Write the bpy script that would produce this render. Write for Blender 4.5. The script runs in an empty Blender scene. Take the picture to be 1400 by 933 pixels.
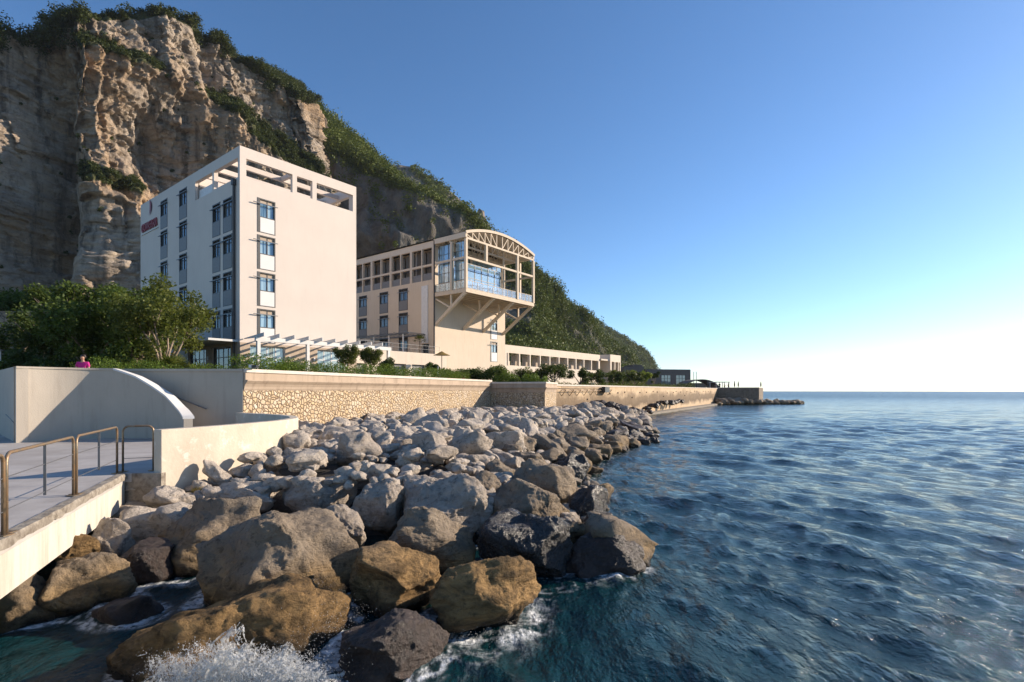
import bpy, bmesh, math, random
import numpy as np
from mathutils import Vector, Matrix
SC = bpy.context.scene
COL = SC.collection
R = math.radians
rng = np.random.default_rng(7)
random.seed(7)
F_PX = 720.0
SEA = -3.2
def at(px, py, Y):
    """a measured point of the photograph at distance Y -> world (camera at the origin, looking along +Y)"""
    return ((px-700)/F_PX*Y, Y, (534-py)/F_PX*Y)

# ------------------------------------------------------------------ noise
def _hash(ix, iy, iz, seed):
    h = (ix.astype(np.uint32)*np.uint32(374761393) + iy.astype(np.uint32)*np.uint32(668265263)
         + iz.astype(np.uint32)*np.uint32(2147483647) + np.uint32((seed*1274126177) & 0xffffffff))
    h = (h ^ (h >> np.uint32(13)))*np.uint32(1274126177)
    h = (h ^ (h >> np.uint32(16)))*np.uint32(2246822519)
    h = h ^ (h >> np.uint32(15))
    return h.astype(np.float64)/4294967295.0
def vnoise(p, seed=0):
    p = np.asarray(p, dtype=np.float64)
    i = np.floor(p).astype(np.int64); f = p-i
    f = f*f*f*(f*(f*6-15)+10)
    x, y, z = i[..., 0], i[..., 1], i[..., 2]
    fx, fy, fz = f[..., 0], f[..., 1], f[..., 2]
    def c(a, b, d): return _hash(x+a, y+b, z+d, seed)
    x00 = c(0,0,0)*(1-fx)+c(1,0,0)*fx; x10 = c(0,1,0)*(1-fx)+c(1,1,0)*fx
    x01 = c(0,0,1)*(1-fx)+c(1,0,1)*fx; x11 = c(0,1,1)*(1-fx)+c(1,1,1)*fx
    y0 = x00*(1-fy)+x10*fy; y1 = x01*(1-fy)+x11*fy
    return (y0*(1-fz)+y1*fz)*2-1
def fbm(p, octv=4, seed=0, gain=.5, lac=2.03):
    p = np.asarray(p, dtype=np.float64); a = 1.0; s = 0; n = 0
    for o in range(octv):
        s = s + a*vnoise(p, seed+o*17); n += a; a *= gain; p = p*lac+13.7
    return s/n
def ridged(p, octv=4, seed=0, gain=.5):
    p = np.asarray(p, dtype=np.float64); a = 1.0; s = 0; n = 0
    for o in range(octv):
        s = s + a*(1-2*np.abs(vnoise(p, seed+o*31))); n += a; a *= gain; p = p*2.03+7.1
    return s/n
def sstep(a, b, x):
    t = np.clip((x-a)/(b-a), 0, 1); return t*t*(3-2*t)

# ------------------------------------------------------------------ objects
def tag(o, label=None, cat=None, group=None, kind=None):
    if label: o['label'] = label
    if cat: o['category'] = cat
    if group: o['group'] = group
    if kind: o['kind'] = kind
    return o
def link(name, me, m=None, parent=None):
    o = bpy.data.objects.new(name, me); COL.objects.link(o)
    if m is not None:
        me.materials.clear(); me.materials.append(m)
    if parent is not None: o.parent = parent
    return o
def empty(name, loc=(0,0,0), rz=0.0):
    o = bpy.data.objects.new(name, None); COL.objects.link(o)
    o.location = loc; o.rotation_euler = (0,0,rz); o.empty_display_size = .3
    return o
def np_mesh(name, V, F, smooth=False):
    V = np.asarray(V, dtype=np.float32); F = np.asarray(F, dtype=np.int32)
    me = bpy.data.meshes.new(name)
    me.vertices.add(len(V)); me.vertices.foreach_set('co', V.ravel())
    k = F.shape[1]
    me.loops.add(F.size); me.loops.foreach_set('vertex_index', F.ravel())
    me.polygons.add(len(F)); me.polygons.foreach_set('loop_start', np.arange(0, F.size, k, dtype=np.int32))
    if smooth: me.polygons.foreach_set('use_smooth', np.ones(len(F), dtype=bool))
    me.update(calc_edges=True); me.validate()
    return me
def grid_faces(nr, nc):
    i = np.arange(nr-1)[:, None]*nc + np.arange(nc-1)[None, :]
    return np.stack([i, i+1, i+1+nc, i+nc], -1).reshape(-1, 4)
def add_attr(me, name, vals):
    a = me.attributes.new(name, 'FLOAT', 'POINT'); a.data.foreach_set('value', np.asarray(vals, dtype=np.float32))
def copy_tree(o, parent=None):
    c = o.copy(); COL.objects.link(c)
    if parent is not None: c.parent = parent
    for ch in list(o.children): copy_tree(ch, c)
    return c

class MB:
    def __init__(s): s.v = []; s.f = []
    def face(s, pts):
        n = len(s.v); s.v += [tuple(p) for p in pts]; s.f.append(tuple(range(n, n+len(pts)))); return s
    def box(s, x0, y0, z0, x1, y1, z1):
        x0, x1 = min(x0,x1), max(x0,x1); y0, y1 = min(y0,y1), max(y0,y1); z0, z1 = min(z0,z1), max(z0,z1)
        n = len(s.v)
        s.v += [(x0,y0,z0),(x1,y0,z0),(x1,y1,z0),(x0,y1,z0),(x0,y0,z1),(x1,y0,z1),(x1,y1,z1),(x0,y1,z1)]
        s.f += [tuple(n+i for i in q) for q in ((3,2,1,0),(4,5,6,7),(0,1,5,4),(1,2,6,5),(2,3,7,6),(3,0,4,7))]
        return s
    def prism(s, poly, z0, z1):
        n = len(s.v); k = len(poly)
        zs0 = z0 if hasattr(z0, '__len__') else [z0]*k; zs1 = z1 if hasattr(z1, '__len__') else [z1]*k
        s.v += [(p[0],p[1],z) for p, z in zip(poly, zs0)] + [(p[0],p[1],z) for p, z in zip(poly, zs1)]
        s.f.append(tuple(n+i for i in reversed(range(k)))); s.f.append(tuple(n+k+i for i in range(k)))
        for i in range(k):
            j = (i+1) % k; s.f.append((n+i, n+j, n+k+j, n+k+i))
        return s
    def bar(s, a, b, w, h=None, up=(0,0,1)):
        """rectangular bar from a to b"""
        h = h or w
        a, b = Vector(a), Vector(b); d = (b-a).normalized(); u = Vector(up)
        if abs(d.dot(u)) > .98: u = Vector((1,0,0))
        sd = d.cross(u).normalized(); u = sd.cross(d).normalized()
        n = len(s.v)
        for p in (a, b):
            for i, j in ((-1,-1),(1,-1),(1,1),(-1,1)):
                s.v.append(tuple(p+sd*(i*w/2)+u*(j*h/2)))
        s.f += [tuple(n+i for i in q) for q in ((3,2,1,0),(4,5,6,7),(0,1,5,4),(1,2,6,5),(2,3,7,6),(3,0,4,7))]
        return s
    def tube(s, pts, r, n=8, cap=True):
        pts = [Vector(p) for p in pts]; rs = r if hasattr(r, '__len__') else [r]*len(pts)
        st = len(s.v); ref = None
        for i, p in enumerate(pts):
            d = (pts[min(i+1, len(pts)-1)]-pts[max(i-1, 0)]).normalized()
            if ref is None: ref = Vector((0,0,1)) if abs(d.z) < .9 else Vector((1,0,0))
            x = d.cross(ref)
            if x.length < 1e-4: x = d.cross(Vector((0,1,0)))
            x.normalize(); y = d.cross(x).normalized(); ref = x.cross(d)
            for k in range(n):
                t = 2*math.pi*k/n; s.v.append(tuple(p+x*(math.cos(t)*rs[i])+y*(math.sin(t)*rs[i])))
        for i in range(len(pts)-1):
            for k in range(n):
                a = st+i*n+k; b = st+i*n+(k+1) % n; s.f.append((a, b, b+n, a+n))
        if cap:
            s.f.append(tuple(st+k for k in reversed(range(n)))); e = st+(len(pts)-1)*n; s.f.append(tuple(e+k for k in range(n)))
        return s
    def sweep(s, path, prof, closed=False):
        """profile (offset to the right of the path, z) swept along a horizontal polyline; mitred"""
        P = [Vector((p[0],p[1])) for p in path]; k = len(prof); st = len(s.v); n = len(P)
        for i in range(n):
            d0 = (P[i]-P[i-1]).normalized() if i else None
            d1 = (P[i+1]-P[i]).normalized() if i < n-1 else None
            d0 = d0 or d1; d1 = d1 or d0
            n0 = Vector((d0.y,-d0.x)); n1 = Vector((d1.y,-d1.x)); m = (n0+n1).normalized(); m = m/max(.3, m.dot(n0))
            for o, z in prof: s.v.append((P[i].x+m.x*o, P[i].y+m.y*o, z))
        for i in range(n-1):
            for j in range(k):
                a = st+i*k+j; b = st+i*k+(j+1) % k; s.f.append((a, a+k, b+k, b))
        s.f.append(tuple(st+j for j in range(k))); e = st+(n-1)*k; s.f.append(tuple(e+j for j in reversed(range(k))))
        return s
    def ball(s, c, r, n=8, m=6, sz=1.0):
        st = len(s.v)
        for i in range(m+1):
            t = math.pi*i/m
            for k in range(n):
                a = 2*math.pi*k/n
                s.v.append((c[0]+r*math.sin(t)*math.cos(a), c[1]+r*math.sin(t)*math.sin(a), c[2]+r*sz*math.cos(t)))
        for i in range(m):
            for k in range(n):
                a = st+i*n+k; b = st+i*n+(k+1) % n; s.f.append((a, a+n, b+n, b))
        return s
    def mesh(s, name, smooth=False):
        me = bpy.data.meshes.new(name); me.from_pydata(s.v, [], s.f)
        bm = bmesh.new(); bm.from_mesh(me)
        bmesh.ops.remove_doubles(bm, verts=bm.verts, dist=1e-4)
        bmesh.ops.recalc_face_normals(bm, faces=bm.faces); bm.to_mesh(me); bm.free()
        if smooth: me.shade_smooth()
        return me
    def build(s, name, m, parent=None, smooth=False, bevel=0):
        o = link(name, s.mesh(name, smooth), m, parent)
        if bevel:
            b = o.modifiers.new('bevel', 'BEVEL'); b.width = bevel; b.segments = 2; b.limit_method = 'ANGLE'
        return o

# ------------------------------------------------------------------ materials
class NT:
    def __init__(s, name):
        s.m = bpy.data.materials.new(name); s.m.use_nodes = True; s.t = s.m.node_tree
        s.b = s.t.nodes['Principled BSDF']; s.out = s.t.nodes['Material Output']
    def n(s, typ, **kw):
        nd = s.t.nodes.new('ShaderNode'+typ)
        for k, v in kw.items():
            if k.startswith('_'): setattr(nd, k[1:], v)
            else:
                k2 = k.replace('_', ' ')
                key = next((i for i in nd.inputs.keys() if i.lower() == k2.lower()), None)
                s.set(nd.inputs[key], v)
        return nd
    def set(s, sock, v):
        if isinstance(v, bpy.types.NodeSocket): s.t.links.new(v, sock)
        elif isinstance(v, bpy.types.Node): s.t.links.new(v.outputs[0], sock)
        elif isinstance(v, (tuple, list)) and len(v) == 3 and sock.type == 'RGBA': sock.default_value = (*v, 1)
        else: sock.default_value = v
    def pos(s): return s.n('NewGeometry').outputs['Position']
    def obj(s): return s.n('TexCoord').outputs['Object']
    def mapv(s, vec, scale=(1,1,1), rot=(0,0,0)):
        nd = s.n('Mapping', Vector=vec, Scale=scale, Rotation=rot); return nd.outputs[0]
    def noise(s, vec, scale, detail=5, rough=.55, dist=0):
        nd = s.n('TexNoise', Vector=vec, Scale=scale, Detail=detail, Roughness=rough, Distortion=dist); return nd.outputs['Fac']
    def ramp(s, fac, stops, interp='LINEAR'):
        nd = s.n('ValToRGB', Fac=fac); cr = nd.color_ramp; cr.interpolation = interp
        while len(cr.elements) < len(stops): cr.elements.new(.5)
        for e, (p, c) in zip(cr.elements, stops):
            e.position = p; e.color = (c, c, c, 1) if not hasattr(c, '__len__') else (*c, 1)
        return nd.outputs[0]
    def mix(s, fac, a, b, mode='MIX'):
        nd = s.t.nodes.new('ShaderNodeMix'); nd.data_type = 'RGBA'; nd.blend_type = mode
        s.set(nd.inputs[0], fac); s.set(nd.inputs[6], a); s.set(nd.inputs[7], b); return nd.outputs[2]
    def math(s, op, a, b=0.0, clamp=False):
        nd = s.t.nodes.new('ShaderNodeMath'); nd.operation = op; nd.use_clamp = clamp
        s.set(nd.inputs[0], a); s.set(nd.inputs[1], b); return nd.outputs[0]
    def sep(s, vec): return s.n('SeparateXYZ', Vector=vec).outputs
    def bump(s, h, strength=.4, dist=.05, normal=None):
        nd = s.n('Bump', Strength=strength, Distance=dist, Height=h)
        if normal is not None: s.set(nd.inputs['Normal'], normal)
        return nd.outputs[0]
    def fin(s, color=None, rough=None, normal=None, metal=None, spec=None):
        if color is not None: s.set(s.b.inputs['Base Color'], color)
        if rough is not None: s.set(s.b.inputs['Roughness'], rough)
        if normal is not None: s.set(s.b.inputs['Normal'], normal)
        if metal is not None: s.set(s.b.inputs['Metallic'], metal)
        if spec is not None: s.set(s.b.inputs['Specular IOR Level'], spec)
        return s.m
M = {}
def plaster(name, a, b, stain=(.2,.17,.14), amt=.35, scale=.5, rough=.85):
    t = NT(name); p = t.obj()
    n1 = t.noise(p, scale, 6, .6); n2 = t.noise(t.mapv(p, (3,3,.35)), 1.2, 5, .65); n3 = t.noise(p, 30, 3)
    c = t.mix(t.ramp(n1, [(.3,0.),(.7,1.)]), a, b)
    c = t.mix(t.math('MULTIPLY', t.ramp(n2, [(.52,0.),(.75,1.)]), amt), c, stain)
    M[name] = t.fin(c, rough, t.bump(t.math('ADD', n3, t.math('MULTIPLY', n1, 2)), .25, .02)); return M[name]
def flat(name, c, rough=.5, metal=0.0, var=.12, scale=6):
    t = NT(name); n1 = t.noise(t.obj(), scale, 4)
    c2 = tuple(x*(1-2*var) for x in c)
    M[name] = t.fin(t.mix(t.ramp(n1, [(.3,0.),(.7,1.)]), c, c2), rough, t.bump(t.noise(t.obj(), scale*6, 3), .08, .01), metal); return M[name]
plaster('tower_plaster', (.645,.565,.495), (.60,.52,.455), (.45,.375,.31), .16, .35)
plaster('hall_plaster', (.65,.535,.415), (.60,.49,.375), (.4,.3,.2), .35, .4)
plaster('beam_paint', (.66,.54,.41), (.60,.49,.37), (.35,.26,.18), .3, .8)
plaster('low_plaster', (.68,.58,.47), (.62,.52,.42), (.42,.33,.25), .3, .5)
plaster('white_paint', (.68,.66,.63), (.60,.58,.55), (.45,.42,.38), .25, .8, .6)
plaster('clad_stone', (.47,.37,.28), (.40,.31,.23), (.26,.19,.13), .4, 1.2)
plaster('ramp_concrete', (.46,.40,.325), (.40,.35,.285), (.27,.22,.17), .35, .7)
plaster('coping', (.66,.58,.49), (.56,.49,.41), (.3,.24,.19), .4, 1.5)
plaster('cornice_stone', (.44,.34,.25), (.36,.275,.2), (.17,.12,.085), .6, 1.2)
plaster('far_dark', (.16,.13,.11), (.12,.10,.085), (.07,.06,.05), .5, .4)
flat('window_frame', (.055,.05,.047), .45)
flat('steel_grey', (.17,.17,.175), .4, .4)
flat('panel_grey', (.20,.195,.195), .6)
flat('loggia_shade', (.11,.085,.06), .5)
flat('panel_pale', (.66,.64,.62), .6, 0, .03, 1.0)
flat('panel_white', (.74,.72,.70), .55)
flat('pipe_dark', (.06,.05,.048), .5)
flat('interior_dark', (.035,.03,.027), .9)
flat('red_letter', (.30,.012,.016), .5)
flat('curtain', (.55,.56,.54), .9)
flat('roof_dark', (.10,.085,.075), .8)
flat('black_plastic', (.02,.02,.021), .4)
flat('red_cloth', (.50,.03,.03), .8)
flat('asphalt', (.10,.095,.09), .95, 0, .2, .6)
flat('terracotta', (.33,.13,.075), .9)
# window glass: clear reflective pane, tinted
def glassmat(name, tint, curtain=None, alpha=.55, add=.12):
    t = NT(name); p = t.obj()
    gl = t.n('BsdfGlossy', Color=(.85,.92,1.0), Roughness=.03)
    df = t.n('BsdfDiffuse', Color=tint)
    if curtain:
        w = t.noise(t.mapv(p, (2.2,2.2,.05)), 2.0, 2); t.set(df.inputs[0], t.mix(t.ramp(w, [(.42,0.),(.5,1.)]), tint, curtain))
    fr = t.n('Fresnel', IOR=1.55)
    f = t.math('ADD', t.math('MULTIPLY', fr.outputs[0], 1.0), add, True)
    mx = t.n('MixShader', Fac=f); t.t.links.new(df.outputs[0], mx.inputs[1]); t.t.links.new(gl.outputs[0], mx.inputs[2])
    if alpha < 1:
        tr = t.n('BsdfTransparent', Color=(.9,.95,.97)); m2 = t.n('MixShader', Fac=alpha)
        t.t.links.new(tr.outputs[0], m2.inputs[1]); t.t.links.new(mx.outputs[0], m2.inputs[2]); mx = m2
    t.t.links.new(mx.outputs[0], t.out.inputs['Surface']); M[name] = t.m
glassmat('room_glass', (.05,.10,.13), (.30,.42,.47), 1)
glassmat('dark_glass', (.025,.03,.035), (.10,.105,.10), 1, .02)
glassmat('door_glass', (.16,.22,.22), (.30,.36,.35), 1)
glassmat('clear_glass', (.25,.38,.45), None, .62)
glassmat('guard_glass', (.5,.5,.48), None, .28)
# rusty steel tube
t = NT('rusty_steel'); n1 = t.noise(t.obj(), 9, 6, .6)
M['rusty_steel'] = t.fin(t.mix(t.ramp(n1, [(.38,0.),(.6,1.)]), (.34,.27,.19), (.22,.135,.07)), .38, t.bump(n1, .2, .01), t.ramp(n1, [(.4,.85),(.62,.15)]))
# rubble masonry
def masonry(name, scale, cols, joint, jw=.06):
    t = NT(name); p = t.obj(); w = t.n('TexNoise', Vector=p, Scale=2.0, Detail=3)
    pv = t.n('VectorMath', _operation='MULTIPLY_ADD'); t.set(pv.inputs[0], w.outputs['Color']); pv.inputs[1].default_value = (.16,.16,.16); t.set(pv.inputs[2], p)
    ve = t.n('TexVoronoi', Vector=pv.outputs[0], Scale=scale, _feature='DISTANCE_TO_EDGE'); vc = t.n('TexVoronoi', Vector=pv.outputs[0], Scale=scale)
    h = t.n('SeparateColor', Color=vc.outputs['Color']).outputs[0]
    c = t.ramp(h, [(i/(len(cols)-1), q) for i, q in enumerate(cols)])
    n1 = t.noise(p, 9, 6, .65); c = t.mix(t.math('MULTIPLY', t.ramp(n1, [(.4,0.),(.72,1.)]), .45), c, (.30,.21,.11))
    n2 = t.noise(p, .25, 4); c = t.mix(t.math('MULTIPLY', t.ramp(n2, [(.45,0.),(.7,1.)]), .2), c, (.50,.33,.15))
    d = ve.outputs['Distance']
    jm = t.ramp(d, [(jw*.5,1.),(jw*1.3,0.)])
    c = t.mix(jm, c, joint)
    hh = t.math('ADD', t.ramp(d, [(0.,0.),(jw*3.,1.)]), t.math('MULTIPLY', n1, .35))
    M[name] = t.fin(c, .9, t.bump(hh, .8, .06)); return M[name]
masonry('rubble_masonry', 5.8, [(.50,.37,.23),(.60,.48,.35),(.56,.41,.24),(.64,.54,.42),(.46,.33,.2)], (.17,.11,.065))
masonry('far_masonry', 2.6, [(.56,.43,.29),(.64,.51,.36),(.52,.39,.26)], (.30,.22,.14))
masonry('shade_dark_masonry', 3.0, [(.20,.17,.14),(.24,.20,.165),(.16,.135,.11)], (.09,.075,.06))  # old stone toned down, tree shade on the left wall put into the colour
# sea-stained wall of the far stretch
t = NT('stained_masonry'); p = t.obj(); z = t.sep(t.pos())[2]
vc = t.n('TexVoronoi', Vector=p, Scale=2.2); h = t.n('SeparateColor', Color=vc.outputs['Color']).outputs[0]
c = t.ramp(h, [(0.,(.46,.32,.19)),(.5,(.55,.41,.26)),(1.,(.50,.36,.22))])
n1 = t.noise(t.mapv(p, (.5,.5,.9)), .45, 6, .7)
zz = t.math('ADD', z, t.math('MULTIPLY', n1, 3.2))
st = t.n('MapRange', Value=zz, From_Min=-.9, From_Max=2.4).outputs[0]
c = t.mix(t.ramp(st, [(0.,.1),(.2,.95),(.5,.8),(.75,0.)]), c, (.11,.07,.035))
M['stained_masonry'] = t.fin(c, .9, t.bump(t.noise(p, 3, 6), .6, .08))
# walkway concrete
t = NT('walk_concrete'); p = t.pos(); n1 = t.noise(p, 1.1, 7, .65); n2 = t.noise(p, .35, 4)
c = t.mix(t.ramp(n1, [(.35,0.),(.7,1.)]), (.46,.43,.40), (.33,.30,.275)); c = t.mix(t.math('MULTIPLY', t.ramp(n2, [(.45,0.),(.65,1.)]), .5), c, (.27,.235,.20))
M['walk_concrete'] = t.fin(c, .8, t.bump(t.noise(p, 25, 5), .3, .01))
t = NT('edge_concrete'); p = t.pos(); n1 = t.noise(p, 6, 7, .7)
M['edge_concrete'] = t.fin(t.mix(t.ramp(n1, [(.35,0.),(.65,1.)]), (.33,.29,.235), (.13,.105,.08)), .95, t.bump(n1, .9, .03))
t = NT('white_beam'); p = t.pos(); n1 = t.noise(t.mapv(p, (2,2,.25)), 1.4, 6, .7); n2 = t.noise(t.mapv(p, (4,4,.2)), 1.1, 3)
c = t.mix(t.ramp(n1, [(.45,0.),(.68,.85)]), (.54,.495,.42), (.36,.31,.24)); c = t.mix(t.ramp(n2, [(.66,0.),(.74,.7)]), c, (.36,.20,.10))
M['white_beam'] = t.fin(c, .7, t.bump(t.noise(p, 12, 6), .35, .02))
t = NT('curved_concrete'); p = t.pos(); n1 = t.noise(t.mapv(p, (1,1,.5)), 1.6, 7, .65); n2 = t.noise(p, 3.2, 6, .75); z = t.sep(p)[2]
c = t.mix(t.ramp(n1, [(.35,0.),(.65,1.)]), (.56,.485,.385), (.47,.40,.31)); c = t.mix(t.ramp(n2, [(.54,0.),(.64,.75)]), c, (.66,.605,.52))
c = t.mix(t.ramp(t.n('MapRange', Value=t.math('ADD', z, t.math('MULTIPLY', n2, 1.1)), From_Min=-2.3, From_Max=-1.2).outputs[0], [(0.,.8),(.5,0.)]), c, (.22,.165,.11))
M['curved_concrete'] = t.fin(c, .85, t.bump(t.noise(p, 14, 6), .35, .02))
# boulders: pale above, ochre algae in the splash zone, black wet at the waterline (a tide stain at a fixed height)
def rockmat(name, pale, dark, ochre, tide=True, rough=.9, line=-2.75):
    t = NT(name); p = t.pos(); o = t.obj(); oi = t.n('ObjectInfo').outputs['Random']; z = t.sep(p)[2]
    n1 = t.noise(p, 2.2, 8, .7); n2 = t.noise(p, 7, 9, .72); n3 = t.noise(t.mapv(p, (1,1,3.2), (.3,.2,0)), 1.6, 7, .65, .6); n4 = t.noise(p, .8, 5)
    vo = t.n('TexVoronoi', Vector=t.mapv(p, (1,1,1.6), (.5,.2,.1)), Scale=1.7, _feature='DISTANCE_TO_EDGE').outputs['Distance']
    c = t.mix(t.ramp(n1, [(.36,0.),(.66,1.)]), pale, dark)
    c = t.mix(t.math('MULTIPLY', oi, .55), c, tuple(.72*a+.02 for a in pale))
    c = t.mix(t.ramp(n2, [(.52,0.),(.66,.75)]), c, tuple(.36*a for a in dark))
    c = t.mix(t.ramp(n2, [(.30,.6),(.42,0.)]), c, tuple(min(.8,1.3*a) for a in pale))
    if tide:
        zz = t.math('ADD', z, t.math('MULTIPLY', n4, 1.1)); zz = t.math('ADD', zz, t.math('MULTIPLY', n1, .5))
        oc = t.n('MapRange', Value=zz, From_Min=line+.25, From_Max=line+.95).outputs[0]
        oc = t.math('SUBTRACT', 1.0, oc, True)
        och = t.mix(t.ramp(n3, [(.40,0.),(.58,1.)]), ochre, tuple(.36*a for a in ochre)); och = t.mix(t.ramp(n2, [(.5,0.),(.68,.85)]), och, (.05,.035,.02))
        c = t.mix(oc, c, och)
        wz = t.math('ADD', z, t.math('MULTIPLY', n1, .55))
        wet = t.math('SUBTRACT', 1.0, t.n('MapRange', Value=wz, From_Min=SEA+.28, From_Max=SEA+.55).outputs[0], True)
        c = t.mix(wet, c, (.022,.017,.013))
        rough = t.math('SUBTRACT', rough, t.math('MULTIPLY', wet, .6))
    h = t.math('ADD', t.math('MULTIPLY', n1, 1.0), t.math('MULTIPLY', n2, .55)); h = t.math('ADD', h, t.math('MULTIPLY', n3, .9))
    h = t.math('ADD', h, t.math('MULTIPLY', t.ramp(vo, [(0.,0.),(.03,1.)]), .05))
    n5 = t.noise(p, 24, 7, .75); h = t.math('ADD', h, t.math('MULTIPLY', n5, .22))
    M[name] = t.fin(c, rough, t.bump(h, 1.0, .16), None, .25); return M[name]
rockmat('pale_rock', (.63,.545,.455), (.44,.375,.305), (.34,.235,.12))
rockmat('ochre_rock', (.38,.27,.16), (.22,.15,.085), (.38,.235,.10), True, .85, -1.9)
rockmat('grey_rock', (.55,.465,.38), (.33,.275,.22), (.28,.19,.09))
rockmat('brown_rock', (.36,.285,.205), (.20,.155,.11), (.36,.23,.095), True, .85, -2.6)
def wetrock(name, a, b, rough):
    t = NT(name); p = t.pos(); n1 = t.noise(p, 3, 9, .7); n2 = t.noise(p, 11, 8, .7)
    h = t.math('ADD', n1, t.math('MULTIPLY', n2, .6))
    M[name] = t.fin(t.mix(t.ramp(n1, [(.35,0.),(.65,1.)]), a, b), t.ramp(n2, [(.3,rough),(.7,rough+.25)]), t.bump(h, .9, .12), None, .6)
wetrock('wet_rock', (.050,.028,.019), (.020,.012,.009), .40)
wetrock('glossy_rock', (.030,.026,.024), (.014,.012,.011), .16)
wetrock('shore_bed', (.055,.045,.035), (.022,.018,.014), .6)
# limestone cliff
t = NT('cliff_rock'); p = t.pos(); n0 = t.noise(p, .05, 5, .6); n1 = t.noise(p, .16, 8, .68); n2 = t.noise(p, .9, 9, .7)
n3 = t.noise(t.mapv(p, (.25,.25,1.6), (.10,.06,0)), .55, 8, .65); n4 = t.noise(t.mapv(p, (1,1,.10)), .32, 7, .65)
c = t.mix(t.ramp(n1, [(.36,0.),(.62,1.)]), (.49,.405,.315), (.30,.25,.205))
c = t.mix(t.ramp(n0, [(.45,0.),(.65,.7)]), c, (.44,.29,.165))
c = t.mix(t.ramp(n3, [(.50,0.),(.64,.4)]), c, (.17,.13,.095))
c = t.mix(t.ramp(n4, [(.49,0.),(.64,.85)]), c, (.10,.085,.07))
c = t.mix(t.ramp(n2, [(.54,0.),(.68,.6)]), c, (.12,.09,.06)); c = t.mix(t.ramp(n2, [(.3,.5),(.42,0.)]), c, (.55,.46,.36))
at_ = t.n('Attribute', _attribute_name='green').outputs['Fac']
c = t.mix(t.math('MULTIPLY', at_, .9), c, t.mix(t.ramp(n2, [(.4,0.),(.6,1.)]), (.035,.05,.018), (.07,.085,.03)))
h = t.math('ADD', t.math('MULTIPLY', n2, .8), t.math('MULTIPLY', n3, 1.3)); h = t.math('ADD', h, n1)
M['cliff_rock'] = t.fin(c, .95, t.bump(h, 1.0, 1.0), None, .1)
# mountainside soil and grey rock
t = NT('mountain_ground'); p = t.pos(); n1 = t.noise(p, .06, 8, .65); n2 = t.noise(t.mapv(p, (1,1,.5)), .25, 8, .7)
at_ = t.n('Attribute', _attribute_name='rocky').outputs['Fac']
c = t.mix(t.ramp(n2, [(.38,0.),(.64,1.)]), (.21,.19,.165), (.095,.085,.075))
g = t.mix(t.ramp(n1, [(.4,0.),(.6,1.)]), (.05,.075,.022), (.08,.10,.03))
M['mountain_ground'] = t.fin(t.mix(at_, g, c), .95, t.bump(t.math('ADD', n1, n2), 1.0, 2.5), None, .1)
# foliage
def leafmat(name, a, b, c3, trans=.3, rough=.55, far=False):
    t = NT(name); ri = t.n('NewGeometry').outputs['Random Per Island']; n1 = t.noise(t.pos(), .9, 3)
    
    if far: ri = t.math('ADD', t.math('MULTIPLY', ri, .3), t.math('SUBTRACT', t.math('MULTIPLY', t.noise(t.pos(), .13, 6, .7), 2.0), .62), True)
    c = t.ramp(ri, [(0.,a),(.5,b),(1.,c3)]); c = t.mix(t.math('MULTIPLY', t.ramp(n1, [(.35,0.),(.7,1.)]), .5), c, tuple(x*.55 for x in a))
    t.fin(c, rough, None, None, .25)
    tr = t.n('BsdfTranslucent', Color=t.mix(.5, c, (.16,.20,.02))); mx = t.n('MixShader', Fac=trans)
    t.t.links.new(t.b.outputs[0], mx.inputs[1]); t.t.links.new(tr.outputs[0], mx.inputs[2]); t.t.links.new(mx.outputs[0], t.out.inputs['Surface'])
    M[name] = t.m
leafmat('leaf_dark', (.028,.05,.012), (.05,.08,.017), (.085,.115,.026), .25)
leafmat('leaf_mid', (.045,.075,.015), (.075,.115,.022), (.12,.16,.035), .3)
leafmat('leaf_olive', (.075,.095,.02), (.115,.135,.028), (.18,.185,.045), .35)
leafmat('leaf_hedge', (.08,.14,.016), (.13,.20,.028), (.19,.26,.05), .35)
leafmat('leaf_lime', (.13,.18,.018), (.20,.25,.025), (.27,.31,.04), .4)
leafmat('leaf_forest', (.042,.066,.015), (.115,.145,.026), (.19,.215,.045), .15, .6, True)
leafmat('leaf_scrub', (.030,.042,.012), (.052,.068,.02), (.09,.105,.032), .15, .6, True)
leafmat('dry_grass', (.30,.19,.06), (.40,.27,.09), (.50,.36,.14), .4)
t = NT('bark'); n1 = t.noise(t.mapv(t.obj(), (4,4,1)), 3, 6)
M['bark'] = t.fin(t.mix(t.ramp(n1, [(.35,0.),(.65,1.)]), (.30,.235,.17), (.15,.11,.08)), .9, t.bump(n1, .6, .03))
# ------------------------------------------------------------------ camera, sun, sky
cd = bpy.data.cameras.new('camera'); cam = bpy.data.objects.new('camera', cd); COL.objects.link(cam)
cd.sensor_width = 36; cd.lens = 36*F_PX/1400; cd.shift_y = 67.5/1400; cd.clip_start = .1; cd.clip_end = 60000
cam.location = (0,0,0); cam.rotation_euler = (R(90),0,0); SC.camera = cam
SUN_AZ = math.atan2(.943, .333)          # clockwise from +Y
SUN_EL = R(19.5)
sd = Vector((math.sin(SUN_AZ)*math.cos(SUN_EL), math.cos(SUN_AZ)*math.cos(SUN_EL), math.sin(SUN_EL)))
ld = bpy.data.lights.new('sun', 'SUN'); ld.energy = 4.6; ld.angle = R(.53); ld.color = (1.0,.85,.68)
sun = bpy.data.objects.new('sun', ld); COL.objects.link(sun); sun.rotation_euler = (-sd).to_track_quat('-Z', 'Y').to_euler(); sun.location = sd*200
w = bpy.data.worlds.new('World'); SC.world = w; w.use_nodes = True; nt = w.node_tree
sk = nt.nodes.new('ShaderNodeTexSky'); sk.sky_type = 'NISHITA'; sk.sun_disc = False; sk.sun_elevation = SUN_EL; sk.sun_rotation = SUN_AZ
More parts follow.
